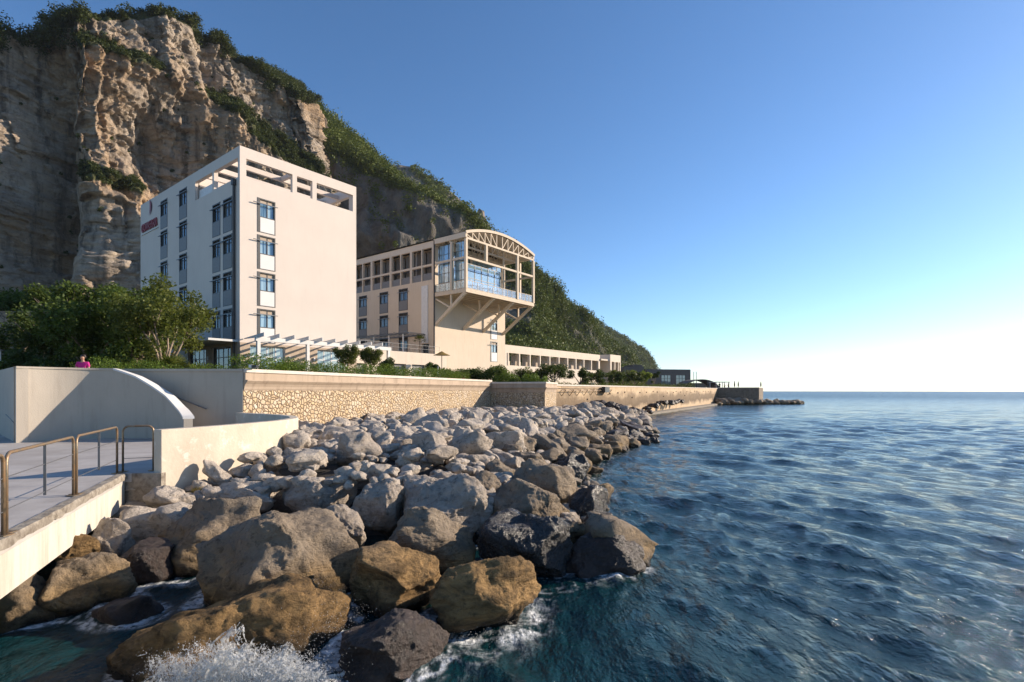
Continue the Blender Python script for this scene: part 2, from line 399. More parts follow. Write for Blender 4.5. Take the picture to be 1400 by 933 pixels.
sk.altitude = 0; sk.air_density = .80; sk.dust_density = .2; sk.ozone_density = 3.4
hs = nt.nodes.new('ShaderNodeHueSaturation'); hs.inputs['Saturation'].default_value = 1.10
nt.links.new(sk.outputs[0], hs.inputs['Color']); nt.links.new(hs.outputs[0], nt.nodes['Background'].inputs[0]); nt.nodes['Background'].inputs[1].default_value = .112
SC.view_settings.view_transform = 'Standard'; SC.view_settings.look = 'None'; SC.view_settings.gamma = 1; SC.view_settings.exposure = .84
SC.view_settings.use_curve_mapping = False
SC.cycles.max_bounces = 6; SC.cycles.transparent_max_bounces = 12; SC.cycles.volume_bounces = 0
SC.cycles.use_denoising = True

# ------------------------------------------------------------------ sea: real waves on a graded grid
SHORE = np.array([(-9,5.2),(-7.8,8.3),(-5.2,7.4),(-3.2,5.9),(-1.5,6.0),(-.3,6.9),(.5,8.2),(1.6,9.4),(1.9,12.5),(2.5,16),(2.9,20),(4.2,24),(6.1,28.5),(8.6,33),(10.5,40),(12.2,49),(15,62),(18.5,70),(28,85),(38,104),(47,121),(57,117.5),(70,131)])
def seg_dist(P, line):
    d = np.full(len(P), 1e9)
    for a, b in zip(line[:-1], line[1:]):
        ab = b-a; t = np.clip(((P-a)@ab)/(ab@ab), 0, 1); q = a+t[:, None]*ab; d = np.minimum(d, np.hypot(*(P-q).T))
    return d
def make_sea():
    az = np.radians(np.concatenate([np.linspace(-75,-48,50)[:-1], np.linspace(-48,50,980), np.linspace(50,140,160)[1:]]))
    r = np.concatenate([[.5,1.5,2.6,3.4], np.exp(np.linspace(math.log(4.0), math.log(600), 760)), np.exp(np.linspace(math.log(615), math.log(2550), 40))])
    A, RR = np.meshgrid(az, r); X = RR*np.sin(A); Y = RR*np.cos(A)
    stp = np.gradient(r)[:, None]*np.ones_like(A)
    g = np.random.default_rng(11); Z = np.zeros_like(X); DX = np.zeros_like(X); DY = np.zeros_like(X)
    gust = .75+.35*vnoise(np.stack([X/16, Y/16, X*0], -1), 3)+.2*vnoise(np.stack([X/5, Y/5, X*0+4], -1), 5)
    lam = np.concatenate([np.exp(g.uniform(math.log(2.6), math.log(6.0), 14)), np.exp(g.uniform(math.log(.9), math.log(2.6), 34)), np.exp(g.uniform(math.log(.3), math.log(.9), 34))])
    for i, L in enumerate(lam):
        k = 2*math.pi/L; sp = .38 if L > 2.6 else (.62 if L > .9 else .95)
        th = math.radians(205)+g.normal(0, sp); kx, ky = k*math.cos(th), k*math.sin(th)
        a = (.012 if L > 2.6 else .036 if L > .9 else .038)/k*g.uniform(.6,1.3)
        fade = np.clip((L/(2.2*stp)-1)/1.5, 0, 1)*gust
        ph = kx*X+ky*Y+g.uniform(0, 6.28)+.9*vnoise(np.stack([X/(L*6), Y/(L*6), X*0+i*3.3], -1), 9)
        c, s_ = np.cos(ph), np.sin(ph)
        Z += a*fade*c; q = .9
        DX -= q*a*fade*s_*math.cos(th); DY -= q*a*fade*s_*math.sin(th)
    P = np.stack([X.ravel(), Y.ravel()], -1)
    ds = np.full(len(P), 1e3); near = (np.hypot(P[:,0], P[:,1]) < 190); ds[near] = seg_dist(P[near], SHORE); ds = ds.reshape(X.shape)
    n = fbm(np.stack([X*2.6, Y*2.6, X*0], -1), 4, 21); n2 = fbm(np.stack([X*.35, Y*.35, X*0], -1), 3, 22)
    lace = ridged(np.stack([X*4.5, Y*4.5, X*0], -1), 4, 24)
    foam = np.clip(1.1-ds/(.45+.75*np.clip(n2+.25, 0, 1)), 0, 1)*sstep(.18,.72, lace+.55*n)
    hd = np.full(X.shape, 9.0)
    for hx, hy, rx_, ry_, *_ in HERO:
        if hy > 13: continue
        m = (np.abs(X-hx) < rx_+1.2) & (np.abs(Y-hy) < ry_+1.2)
        if m.any():
            dd_ = (np.sqrt(((X[m]-hx)/(rx_*.95))**2+((Y[m]-hy)/(ry_*.95))**2)-1)*min(rx_, ry_); hd[m] = np.minimum(hd[m], np.abs(dd_)+(dd_ < -.1)*.3)
    foam = foam*.5*sstep(-2.2,-.6,X)
    foam = np.maximum(foam, np.clip(1.25-hd/(.06+.20*np.clip(n2+.45,0,1)), 0, 1)*sstep(-.1,.55, lace+.5*n))
    crest = sstep(.15,.30, Z*1.0)*sstep(.28,.52, n2)*sstep(.15,.5, lace)*(RR > 7)
    foam = np.clip(np.maximum(foam, .5*crest), 0, 1)
    V = np.stack([X+DX, Y+DY, SEA+Z-(RR**2)/(2*6.4e6)], -1).reshape(-1, 3)
    me = np_mesh('water', V, grid_faces(*X.shape), True); add_attr(me, 'foam', foam.ravel())
    t = NT('sea_water'); p = t.pos()
    b1 = t.noise(t.mapv(p, (3.4,2.2,1), (0,0,.2)), 1.0, 6, .68); b2 = t.noise(t.mapv(p, (.8,.34,1), (0,0,.25)), 1.0, 5, .62); b3 = t.noise(t.mapv(p, (.16,.07,1), (0,0,.2)), 1.0, 4, .6)
    h = t.math('ADD', t.math('MULTIPLY', b1, .26), t.math('MULTIPLY', b2, .85)); 
    ln_ = t.n('VectorMath', _operation='LENGTH'); t.set(ln_.inputs[0], p); dist = ln_.outputs['Value']
    far = t.n('MapRange', Value=dist, From_Min=60, From_Max=500).outputs[0]
    h = t.math('ADD', h, t.math('MULTIPLY', b3, t.math('ADD', t.math('MULTIPLY', far, 2.2), .8)))
    fo = t.n('Attribute', _attribute_name='foam').outputs['Fac']
    fn = t.noise(p, 9, 6, .7); fo2 = t.math('MULTIPLY', fo, t.ramp(fn, [(.38,.15),(.6,1.)]), True)
    col = t.mix(t.ramp(b3, [(.3,0.),(.7,1.)]), (.002,.021,.025), (.004,.034,.038))
    col = t.mix(fo2, col, (.78,.80,.80))
    rg = t.math('ADD', .07, t.math('MULTIPLY', fo2, .6)); rg = t.math('ADD', rg, t.math('MULTIPLY', t.n('MapRange', Value=dist, From_Min=30, From_Max=300).outputs[0], .20))
    bn = t.bump(h, .75, .55)
    nz_ = t.n('TexNoise', Vector=t.mapv(p, (1.1,.5,1), (0,0,.25)), Scale=1.0, Detail=4, Roughness=.6).outputs['Color']
    vm = t.n('VectorMath', _operation='MULTIPLY_ADD'); t.set(vm.inputs[0], nz_); vm.inputs[1].default_value = (1.5,1.5,0); vm.inputs[2].default_value = (-.75,-.75,0)
    vs = t.n('VectorMath', _operation='SCALE'); t.set(vs.inputs[0], vm.outputs[0]); t.set(vs.inputs['Scale'], t.math('MULTIPLY', t.n('MapRange', Value=dist, From_Min=25, From_Max=260).outputs[0], .75))
    va = t.n('VectorMath', _operation='ADD'); t.set(va.inputs[0], bn); t.set(va.inputs[1], vs.outputs[0])
    vn = t.n('VectorMath', _operation='NORMALIZE'); t.set(vn.inputs[0], va.outputs[0])
    m = t.fin(col, rg, vn.outputs[0]); t.b.inputs['IOR'].default_value = 1.333
    o = link('water', me, m); tag(o, kind='structure')

# ------------------------------------------------------------------ leaf clouds
def leaf_quads(C, size, g, aspect=.55, updown=.35):
    """one diamond leaf per row of C"""
    n = len(C); nrm = g.normal(size=(n,3)); nrm[:,2] = np.abs(nrm[:,2])+updown; nrm /= np.linalg.norm(nrm, axis=1)[:,None]
    a = np.cross(nrm, g.normal(size=(n,3))); a /= np.linalg.norm(a, axis=1)[:,None]+1e-9; b = np.cross(nrm, a)
    s = (size*g.uniform(.6,1.35, n))[:,None] if np.isscalar(size) else (size*g.uniform(.6,1.35, n))[:,None]
    V = np.stack([C-a*s*.5, C+b*s*aspect*.5+nrm*s*.08, C+a*s*.5, C-b*s*aspect*.5+nrm*s*.08], 1).reshape(-1,3)
    return V, np.arange(4*n).reshape(n,4)
def cloud_points(centers, radii, n_each, g, shell=.5, sz=.8):
    out = []
    for c, r, n in zip(centers, radii, n_each):
        d = g.normal(size=(n,3)); d /= np.linalg.norm(d, axis=1)[:,None]
        lump = 1+.35*fbm(d*1.7+np.asarray(c)[None]*.7, 2, 5)
        u = (g.uniform(0,1,n)**shell)*lump
        out.append(np.asarray(c)[None]+d*np.array([1,1,sz])*(r*u)[:,None])
    return np.concatenate(out)
def foliage(name, pts, size, mat, parent=None, seed=1, aspect=.55):
    g = np.random.default_rng(seed); V, F = leaf_quads(pts, size, g, aspect)
    return link(name, np_mesh(name, V, F), M[mat], parent)

# ------------------------------------------------------------------ cliff
def polyline(pts, n):
    pts = np.asarray(pts, float); d = np.concatenate([[0], np.cumsum(np.hypot(*np.diff(pts[:, :2], axis=0).T))])
    s = np.linspace(0, d[-1], n); q = np.stack([np.interp(s, d, pts[:,k]) for k in range(pts.shape[1])], -1)
    return q, s
def smooth1(a, k):
    ker = np.hanning(2*k+3); ker /= ker.sum(); return np.stack([np.convolve(np.pad(a[:,i], k+1, mode='edge'), ker, 'valid') for i in range(a.shape[1])], -1)
SIL_X = [-400,-150,0,40,100,150,200,250,300,340,380,410,437,450,465,480,520]
SIL_Y = [70,50,40,31,15,8,10,20,40,62,88,112,142,165,205,250,330]
def make_cliff():
    nc, nr = 820, 460
    def g_(px, Y): return ((px-700)/F_PX*Y, Y)
    base = np.array([g_(-260,120), g_(-60,124), g_(60,127), g_(120,131), g_(200,142), g_(300,158), g_(400,174), g_(455,184), g_(474,193), (-66,212), (-90,240), (-130,275)])
    q, s = polyline(base, nc); q = smooth1(q, 16)
    tng = np.gradient(q, axis=0); tng /= np.linalg.norm(tng, axis=1)[:,None]; nrm = np.stack([tng[:,1], -tng[:,0]], -1)   # towards the sea
    px = 700+F_PX*q[:,0]/q[:,1]; px = np.maximum.accumulate(px[:int(np.argmax(px))+1].tolist()+[px.max()]*(nc-int(np.argmax(px))-1)) if True else px
    lean_top = 17+5*vnoise(np.stack([s/40, s*0, s*0], -1), 4)
    rim = q-nrm*lean_top[:,None]; rpx = 700+F_PX*rim[:,0]/rim[:,1]
    H = (534-(np.interp(rpx, SIL_X, SIL_Y)+11))/F_PX*rim[:,1]
    H = np.clip(H, 30, 130)
    tail = sstep(s[-1]*.80, s[-1], s); H = H*(1-.25*tail)
    t = np.linspace(0, 1, nr)
    S, T = np.meshgrid(s, t); PX = np.broadcast_to(px, S.shape); Z = T*H[None]
    yimg = 534-F_PX*Z/np.broadcast_to(q[:,1], S.shape)         # used only to measure where ledges stand on this face
    p3 = np.stack([S, S*0, Z], -1)
    off = -(lean_top[None])*(T**1.5)
    off += 7.0*fbm(p3/np.array([38,1,70]), 3, 31)*(1-.5*T)
    off += 3.6*ridged(p3/np.array([17,1,42]), 4, 37)
    wz = Z+3*fbm(p3/45, 3, 41)+S*.055                      # bedding, dipping gently
    lay = np.floor(wz/3.1); fr = wz/3.1-lay
    off += 1.1*(_hash(lay.astype(np.int64), (lay*0).astype(np.int64), (S/11).astype(np.int64)*0, 3)-.5)*sstep(0,.12,fr)+.5*fr*vnoise(p3/9, 6)
    lay2 = np.floor(wz/.95); off += .30*(_hash(lay2.astype(np.int64), (lay2*0).astype(np.int64), (lay2*0).astype(np.int64), 8)-.5)*1.3*(.4+.6*sstep(-.2,.3,vnoise(p3/22, 12)))
    off += 1.2*ridged(p3/np.array([6.5,1,12]), 5, 43, .58)+.6*ridged(p3/np.array([2.2,1,3.4]), 4, 47, .6)+1.6*fbm(p3/np.array([9,1,5]), 4, 49)
    off += 1.9*ridged(p3/np.array([5.0,1,40]), 3, 44)-.8*sstep(.62,.95,ridged(p3/np.array([9,1,60])+5, 2, 46))
    for (cw, ch, am, sd0) in ((7.5,6.5,3.0,5),(3.0,2.6,1.6,6),(1.2,1.0,.7,7)):      # broken blocks
        wx = S+cw*.55*fbm(p3/cw/1.3, 3, sd0)+Z*.13; wz2 = Z+ch*.55*fbm(p3/ch/1.2+40, 3, sd0+50)
        rowi = np.floor(wz2/ch); coli = np.floor(wx/cw+.37*rowi)
        hsh = _hash(coli.astype(np.int64), rowi.astype(np.int64), (rowi*0).astype(np.int64), sd0)
        fx_ = wx/cw+.37*rowi-coli; off += am*(hsh-.5)+am*.45*(fx_-.5)*(2*_hash(coli.astype(np.int64), rowi.astype(np.int64), (rowi*0+3).astype(np.int64), sd0)-1)
    # lower outcrop standing in front, with a ledge on top
    top_o = 53+.06*(PX-100)*-1.0
    oc = sstep(92,112,PX+5*vnoise(p3/6, 51)+.10*(Z-20)*-1)*sstep(250,200,PX)*sstep(58,50,Z+2.5*vnoise(p3/8, 52)+.13*(PX-110))
    off += 15*oc*(1-.15*Z/55)
    # hollow under the big overhang and the dark bay on the left
    hol = np.exp(-(((PX-250)/46)**2+((Z-66+.10*(PX-250))/17)**2)); off -= 13*hol
    bay = np.exp(-(((PX-30)/70)**2+((Z-45)/40)**2)); off -= 24*bay
    arch = np.exp(-(((PX-160)/80)**2+((Z-70)/9)**2)); off -= 5*arch
    brow = np.exp(-(((PX-205)/110)**2+((Z-92)/10)**2)); off += 5*brow
    # diagonal planted ledges high on the right
    led = np.zeros_like(off); grn = np.zeros_like(off)
    def ledge(x0, y0, x1, y1, depth, w):
        nonlocal off, grn
        yl = y0+(y1-y0)*(PX-x0)/(x1-x0); Yd = np.broadcast_to(q[:,1], S.shape); zl = (534-yl)/F_PX*(Yd+8)
        m = sstep(x0-14,x0+14,PX)*sstep(x1+14,x1-10,PX)
        off = off-depth*m*sstep(-w,w*1.2, Z-zl+1.2*vnoise(p3/7, 55))
        grn = np.maximum(grn, m*np.exp(-((Z-zl-.5)/(w*1.7))**2))
    ledge(300,122,470,236,5.5,3.2); ledge(92,36,245,98,4,1.8); ledge(350,190,462,250,3,2.0); ledge(100,238,215,266,0.5,1.6)
    XY = q[None]+nrm[None]*off[...,None]
    V = np.concatenate([XY, (Z-.2+.5*vnoise(p3/3+9, 61))[...,None]], -1)
    # cap going back from the rim
    capn = 14; cap = []; top = V[-1]
    for i in range(1, capn+1):
        d = i*5.0; c = top.copy(); c[:,:2] -= nrm*d; c[:,2] += np.minimum(d*.10, 1.2)-max(0, d-20)*.25+1.2*vnoise(np.stack([c[:,0]/7, c[:,1]/7, c[:,0]*0], -1), 66); cap.append(c)
    VV = np.concatenate([V, np.array(cap)]); G = np.concatenate([grn, np.ones((capn, nc))])
    G[nr-8:nr] = np.maximum(G[nr-8:nr], .8)
    nz = fbm(np.stack([VV[...,0]/5, VV[...,1]/5, VV[...,2]/5], -1), 3, 71); Gm = sstep(.35,.6, G+.35*nz)
    me = np_mesh('cliff', VV.reshape(-1,3), grid_faces(nr+capn, nc)); add_attr(me, 'green', Gm.ravel())
    o = link('cliff', me, M['cliff_rock']); tag(o, kind='structure')
    # shrubs and trees that grow on rim and ledges
    g = np.random.default_rng(5); C = []; Rr = []
    vis = (px > -120) & (s < s[-1]*.86); idx = np.where(vis)[0]
    for k in range(1750):
        j = g.choice(idx); d = g.uniform(-3.0,17)
        c = top[j].copy(); c[:2] -= nrm[j]*d; dens = vnoise(np.array([[c[0]/9, c[1]/9, 2.]]), 81)[0]
        if d < 0: c[2] -= g.uniform(0,7)*(1 if dens > 0 else .3)
        r = g.uniform(1.0,2.4)*(1.1+.6*dens); c[2] += r*.55; C.append(c); Rr.append(max(.8, r))
    Vf = V.reshape(-1,3); W = (sstep(.3,.8, grn+.3*fbm(p3/6, 3, 91))).ravel(); W[(np.broadcast_to(px, S.shape).ravel() < 60)] = 0; W = W/W.sum()
    for j in g.choice(len(Vf), 900, p=W):
        r = g.uniform(.5,1.6); c = Vf[j].copy(); c[2] += r*.4; C.append(c); Rr.append(r)
    # scattered tufts on the bare face
    for j in g.choice(len(Vf), 420):
        r = g.uniform(.3,.8); C.append(Vf[j]+np.array([0,0,.1])); Rr.append(r)
    C = np.array(C); Rr = np.array(Rr)
    P = cloud_points(C, Rr, [int(50+34*r*r) for r in Rr], g, .45, .85)
    o = foliage('cliff_scrub', P, .5, 'leaf_scrub', None, 3, .7); tag(o, kind='stuff', label='dark green scrub along the rim and ledges of the limestone cliff', cat='scrub', group=None)
make_cliff()

# ------------------------------------------------------------------ wooded mountains
def make_mountain(name, ridge, base, prof, rock_fn, seed, amp, nc=420, nr=200, trees=6000, tr=(2.2,4.2), leaf=1.5, mat='leaf_forest', back=120, label='', dens=1.0, hprof=None):
    rd = np.array([((p-700)/F_PX*Y, Y, (534-y)/F_PX*Y) for p, y, Y in ridge]); bs = np.array(base, float)
    rq, s = polyline(rd, nc); u = np.linspace(0,1,nc); bq, _ = polyline(bs, nc)
    rq = smooth1(rq, 3); T = np.linspace(0,1,nr)
    V = []
    S2, T2 = np.meshgrid(s, T)
    HT = hprof(T2)[...,None] if hprof else T2[...,None]
    P = bq[None]*(1-HT)+rq[None]*HT
    P[...,2] = bq[None,:,2]+(rq[None,:,2]-bq[None,:,2])*prof(T2, np.broadcast_to(u, T2.shape))
    env = (np.sin(np.pi*np.clip(T2,0,1))**.6)*(1-.0*T2)
    n3 = P/np.array([52,52,90.])
    rk = rock_fn(T2, np.broadcast_to(u, T2.shape), P)
    disp = amp*(ridged(n3, 5, seed)*.7+.6*fbm(P/26, 4, seed+3))*env
    P[...,1] -= disp*.8; P[...,0] += disp*.35; P[...,2] += disp*.25*env
    P[...,1] -= rk*3.0*fbm(P/np.array([9,9,16.]), 4, seed+9)
    bk = []
    for i in range(1,8):
        d = i*back/7; c = P[-1].copy(); c[:,1] += d; c[:,0] -= d*.3; c[:,2] -= d*.22; bk.append(c)
    A = np.concatenate([P, np.array(bk)]); RK = np.concatenate([rk, np.zeros((7,nc))])
    me = np_mesh(name, A.reshape(-1,3), grid_faces(nr+7, nc), True); add_attr(me, 'rocky', np.clip(RK,0,1).ravel())
    tag(link(name, me, M['mountain_ground']), kind='structure')
    g = np.random.default_rng(seed); fl = P.reshape(-1,3)
    dn = fbm(fl/32, 3, seed+20).ravel()
    wgt = (1-.93*np.clip(rk,0,1)).ravel()*np.clip(.75+1.2*dn, .12, 2)
    e1 = np.linalg.norm(np.gradient(P, axis=0), axis=-1)*np.linalg.norm(np.gradient(P, axis=1), axis=-1); wgt *= e1.ravel(); wgt /= wgt.sum()
    k = g.choice(len(fl), trees, p=wgt); C = fl[k]+g.normal(size=(trees,3))*np.array([1.5,1.5,.2]); Rr = g.uniform(*tr, trees)*(.8+.5*np.clip(dn[k]+.4,0,1))
    C[:,2] += Rr*.55
    ne = [int(30*dens)]*trees
    o = foliage(name.replace('mountain','forest').replace('headland','headland_forest').replace('ridge','ridge_forest'), cloud_points(C, Rr, ne, g, .4, 1.0), leaf, mat, None, seed, .8)
    tag(o, label, 'forest', None, 'stuff')
def profA(t, u): 
    return np.interp(t, [0,.15,.30,.50,.72,.86,1], [0,.10,.24,.52,.83,.93,1])
def hprofA(t): return np.interp(t, [0,.15,.30,.50,.72,.86,1], [0,.24,.46,.53,.62,.79,1])
def rockA(t, u, P):
    n = fbm(P/28, 4, 77)
    band = sstep(.28,.42,t)*sstep(.80,.66,t)*sstep(.62,.42,u); low = sstep(.12,.3,t)*sstep(.85,.6,t)*sstep(.55,.7,u)*.95
    return sstep(.40,.62, band+.55*n-.05)*band**.3*(band > .02)+.8*sstep(.45,.7, low+.5*n)*(low > .02)
make_mountain('mountain', [(380,118,262),(440,160,268),(470,186,272),(500,207,278),(545,249,286),(567,279,290),(593,297,295),(616,314,298),(644,338,302),(665,354,306),(700,390,312),(730,414,318),(769,442,324),(800,466,330),(825,478,334),(845,493,336),(858,512,338),(868,526,340)],
    [(-150,185,0),(-85,172,0),(-45,150,0),(-8,146,0),(30,162,0),(62,230,0),(84,318,0)], profA, rockA, 101, 19, trees=11000, tr=(1.5,3.8), leaf=.8, label='dense green woodland covering the mountainside behind the hotel blocks', dens=1.8, hprof=hprofA)
make_mountain('rear_ridge', [(440,190,430),(500,222,440),(530,228,450),(547,226,455),(567,229,458),(585,241,462),(600,250,466),(620,264,470),(642,287,474),(652,291,476),(663,294,477),(667,306,478),(672,314,480),(700,356,486),(735,392,492),(768,416,498),(800,442,505)],
    [(-160,330,0),(-40,330,0),(60,350,0)], lambda t,u: t**.9, lambda t,u,P: sstep(-.08,.22, fbm(P/22, 4, 55)+.25*sstep(.6,.9,t)), 131, 9, trees=5000, tr=(2.2,4.4), leaf=1.5, label='dark woodland on the ridge with rock outcrops behind the nearer mountainside')
make_mountain('headland', [(640,330,760),(690,364,765),(730,391,770),(755,406,775),(790,427,785),(818,443,795),(845,459,800),(865,472,806),(880,484,810),(888,492,812),(893,499,814),(896,506,816),(898,516,818)],
    [(-40,560,0),(60,570,0),(150,640,0),(205,735,0),(225,800,0)], lambda t,u: t**.82, lambda t,u,P: sstep(.05,.32, fbm(P/30, 4, 57)+.5*sstep(.86,1.0,u)-.1), 151, 14, trees=7500, tr=(2.2,5), leaf=1.7, label='pale hazy woodland covering the distant headland above the sea', mat='leaf_forest')
# the knob of bare rock on the rear ridge

hz_ = MB().box(-2700,-2700,-8,2700,2700,185).build('haze', None)
hm = bpy.data.materials.new('haze'); hm.use_nodes = True; hn = hm.node_tree; hn.nodes.clear()
ho = hn.nodes.new('ShaderNodeOutputMaterial'); hv = hn.nodes.new('ShaderNodeVolumePrincipled'); hv.inputs['Color'].default_value = (.80,.88,.97,1); hv.inputs['Density'].default_value = .00007; hv.inputs['Anisotropy'].default_value = .2
hn.links.new(hv.outputs[0], ho.inputs['Volume']); hz_.data.materials.append(hm); tag(hz_, 'thin pale sea haze in the air', 'haze', None, 'stuff')
# ------------------------------------------------------------------ masonry shore walls
W0 = Vector((-10.6,20.8)); W1 = Vector((-1.8,44.0)); B1 = Vector((2.66,42.6)); B2 = Vector((3.9,46.5)); W2 = Vector((48.4,124.0)); E1 = Vector((56.1,119.6)); E2 = Vector((62,130))
GZ = -.2; TOPZ = .85
def shore_wall(name, path, ztop, stone, label, base=-3.6, cor=True, drop=None):
    r = empty(name, (path[0][0], path[0][1], base)); tag(r, label, 'wall')
    loc = [(p[0]-path[0][0], p[1]-path[0][1]) for p in path]; zb = -base; zt = ztop-base
    # the path runs with the sea on its right
    MB().sweep(loc, [(0,0),(0,zt-.86 if cor else zt-.14),(-.6,zt-.86 if cor else zt-.14),(-.6,0)]).build('stone_face', M[stone], r)
    if cor:
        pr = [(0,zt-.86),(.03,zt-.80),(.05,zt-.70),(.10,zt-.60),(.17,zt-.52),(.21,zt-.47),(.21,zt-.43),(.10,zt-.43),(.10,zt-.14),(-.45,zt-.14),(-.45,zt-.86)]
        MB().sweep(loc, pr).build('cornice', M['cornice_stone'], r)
    MB().sweep(loc, [(.16 if cor else .08,zt-.14),(.16 if cor else .08,zt),(-.5,zt),(-.5,zt-.14)]).build('coping', M['coping'], r, bevel=.012)
    return r
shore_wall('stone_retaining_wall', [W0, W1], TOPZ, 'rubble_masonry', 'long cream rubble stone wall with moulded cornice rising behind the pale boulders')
dB = (B1-W1).normalized()
shore_wall('stone_bastion', [W1+dB*.02, B1, B2], .69, 'rubble_masonry', 'projecting rubble stone bastion in shade with grasses growing on top')
sw = shore_wall('sea_wall', [B2-Vector((.02,.0)), W2], .54, 'stained_masonry', 'long tan sea wall with brown weed stains running towards the far point', cor=False)
h = MB(); d = (W2-B2).normalized(); nn = Vector((d.y,-d.x)); L = (W2-B2).length
g = np.random.default_rng(3)
for k in range(26):
    a = 8+k*(L-12)/26+g.uniform(-.8,.8); z = 3.35+g.uniform(-.15,.1) if k % 5 else 2.7
    p = d*a+nn*.012; h.box(p.x-.07, p.y-.07, z-.07, p.x+.07, p.y+.07, z+.07)
h.build('weep_hole', M['interior_dark'], sw)
shore_wall('end_bastion', [W2, E1, E2], .69, 'shade_dark_masonry', 'stone bastion at the far tip of the promenade, its shade coloured dark', cor=False)  # dark masonry carries the bastion's shade in its colour
# rusty pipe rack on the wall beyond the bastion
r = empty('pipe_rack', (B2.x, B2.y, 0), math.atan2(d.y, d.x)); tag(r, 'rusty metal pipe rack with brackets fixed along the top of the tan sea wall', 'pipe rack')
for z in (.30,-.02): MB().tube([(.6,-.25,z),(13.6,-.25,z)], .035, 6).build('pipe', M['rusty_steel'], r)
for k in range(8):
    x = 1.2+k*1.75; MB().bar((x,0,.05),(x,-.45,.05),.05).bar((x,0,-.5),(x,-.42,.05),.05).build('bracket', M['rusty_steel'], r)
MB().box(10.9,-.6,-.22,12.3,-.06,.36).build('cabinet', M['black_plastic'], r)

# promenade ground, garden terrace, land beyond
INL = [(-40,38.3),(-17,18.2)]
RW = [(-17,18.05),(-16.35,18.95),(-15.5,19.6),(-14.4,19.85),(-13.3,19.75),(-12.45,19.45),(-12.0,19.15),(-11.75,18.85)]
promo = [(-17,18.3),(-16.3,19.2),(-15.4,19.8),(-15.2,21.0),(W0.x-.3,W0.y+.15),(W1.x-.3,W1.y+.2),(B1.x-.3,B1.y+.4),(B2.x-.4,B2.y+.2),(W2.x-.5,W2.y+.2),(E1.x-.3,E1.y+.4),(E2.x-.4,E2.y),(60,260),(-420,260),(-420,60),(-40,38.5)]
b = MB(); b.face([(x,y,GZ) for x,y in promo]); o = b.build('promenade', M['asphalt']); tag(o, kind='structure')
b = MB(); gard = [(-60,40),(-34,32),(-13.6,24.6),(-6.8,42),(-4,49.5),(36,110),(20,140),(-40,150),(-110,110)]
b.prism(gard, GZ+.01, .72); t = NT('garden_soil'); n1 = t.noise(t.pos(), 1.5, 6)
M['garden_soil'] = t.fin(t.mix(t.ramp(n1, [(.35,0.),(.65,1.)]), (.09,.075,.04), (.05,.065,.02)), .95, t.bump(n1, .6, .1))
tag(b.build('garden_bed', M['garden_soil']), kind='structure')

# ------------------------------------------------------------------ landing: walkway, curved parapet, ramp walls
ED = [(-3.6,.5),(-8.4,11.42)]
CUR = [(-7.66,11.5),(-7.35,12.2),(-7.08,12.9),(-6.82,13.9),(-6.62,14.9),(-6.6,15.7),(-6.75,16.6),(-7.2,17.6),(-7.9,18.5),(-8.9,19.4),(-9.9,20.05),(-10.5,20.5)]
def catmull(P, n=8):
    P = [Vector(p) for p in P]; P = [P[0]*2-P[1]]+P+[P[-1]*2-P[-2]]; out = []
    for i in range(1, len(P)-2):
        for k in range(n):
            t = k/n; a,b_,c,d_ = P[i-1],P[i],P[i+1],P[i+2]
            out.append(.5*((2*b_)+(c-a)*t+(2*a-5*b_+4*c-d_)*t*t+(3*b_-a-3*c+d_)*t**3))
    out.append(P[-2]); return out
CURS = catmull(CUR, 8)
poly = ED+[(-7.72,11.52)]+[(p.x-.12,p.y) for p in CURS[3:-2]]+[(-10.6,20.9),(-16,21.2),(-17,18.4),(-40,38),(-48,38),(-48,.5)]
slab = empty('walkway', (-8.4,11.42,0)); slab['kind'] = 'structure'
off = lambda P: [(x+8.4,y-11.42) for x,y in P]
MB().prism(off(poly), -1.99, -1.80).build('deck_slab', M['walk_concrete'], slab)
e = (Vector(ED[1])-Vector(ED[0])).normalized(); en = Vector((e.y,-e.x))
rot = math.atan2(e.y, e.x)
LE = (Vector(ED[1])-Vector(ED[0])).length
kb = MB()   # rough kerb along the seaward edge
g = np.random.default_rng(2); nk = 90
rows = []
for i in range(nk+1):
    s_ = i/nk*LE; j1, j2, j3 = g.uniform(-.012,.012,3)
    P = Vector(ED[0])+e*s_-Vector((-8.4,11.42))
    rows.append([(P.x+en.x*(o_+j), P.y+en.y*(o_+j), z+jj) for o_, j, z, jj in ((-.10,0,-1.82,0),(-.10,0,-1.785,j3*.3),(.035,j1,-1.79,j2*.5),(.05,j2,-1.835,j1),(.045,j3,-1.915,j2*1.2),(-.10,0,-1.93,0))])
for i in range(nk):
    for k in range(5): kb.face([rows[i][k],rows[i+1][k],rows[i+1][k+1],rows[i][k+1]])
kb.build('kerb', M['edge_concrete'], slab)
p0 = Vector(ED[0])-Vector((-8.4,11.42)); p1 = Vector((0,0)); q0 = p0+en*.0-en*.5; q1 = p1-en*.5
MB().prism([p0, p1, q1, q0], -2.52, -1.992).build('edge_beam', M['white_beam'], slab)
MB().box(.0,.02,-3.9,.78,.6,-1.802).build('abutment', M['edge_concrete'], slab)
MB().prism(off([(-8.4,11.7),(-7.6,11.7)]+[(p.x-.14,p.y) for p in CURS[4:-2]]+[(-10.6,20.7),(-16,20.9),(-20,18),(-9.6,11.7)]), -4.2, -1.995).build('foundation', M['edge_concrete'], slab)
# curved parapet
r = empty('curved_parapet', (*CUR[0], -3.8)); tag(r, 'low curved parapet of weathered tan concrete between the walkway and the boulders', 'parapet')
loc = [(p.x-CUR[0][0], p.y-CUR[0][1]) for p in CURS]
MB().sweep(loc, [(0,0),(0,2.94),(-.26,2.94),(-.26,0)]).build('wall', M['curved_concrete'], r, bevel=.015)
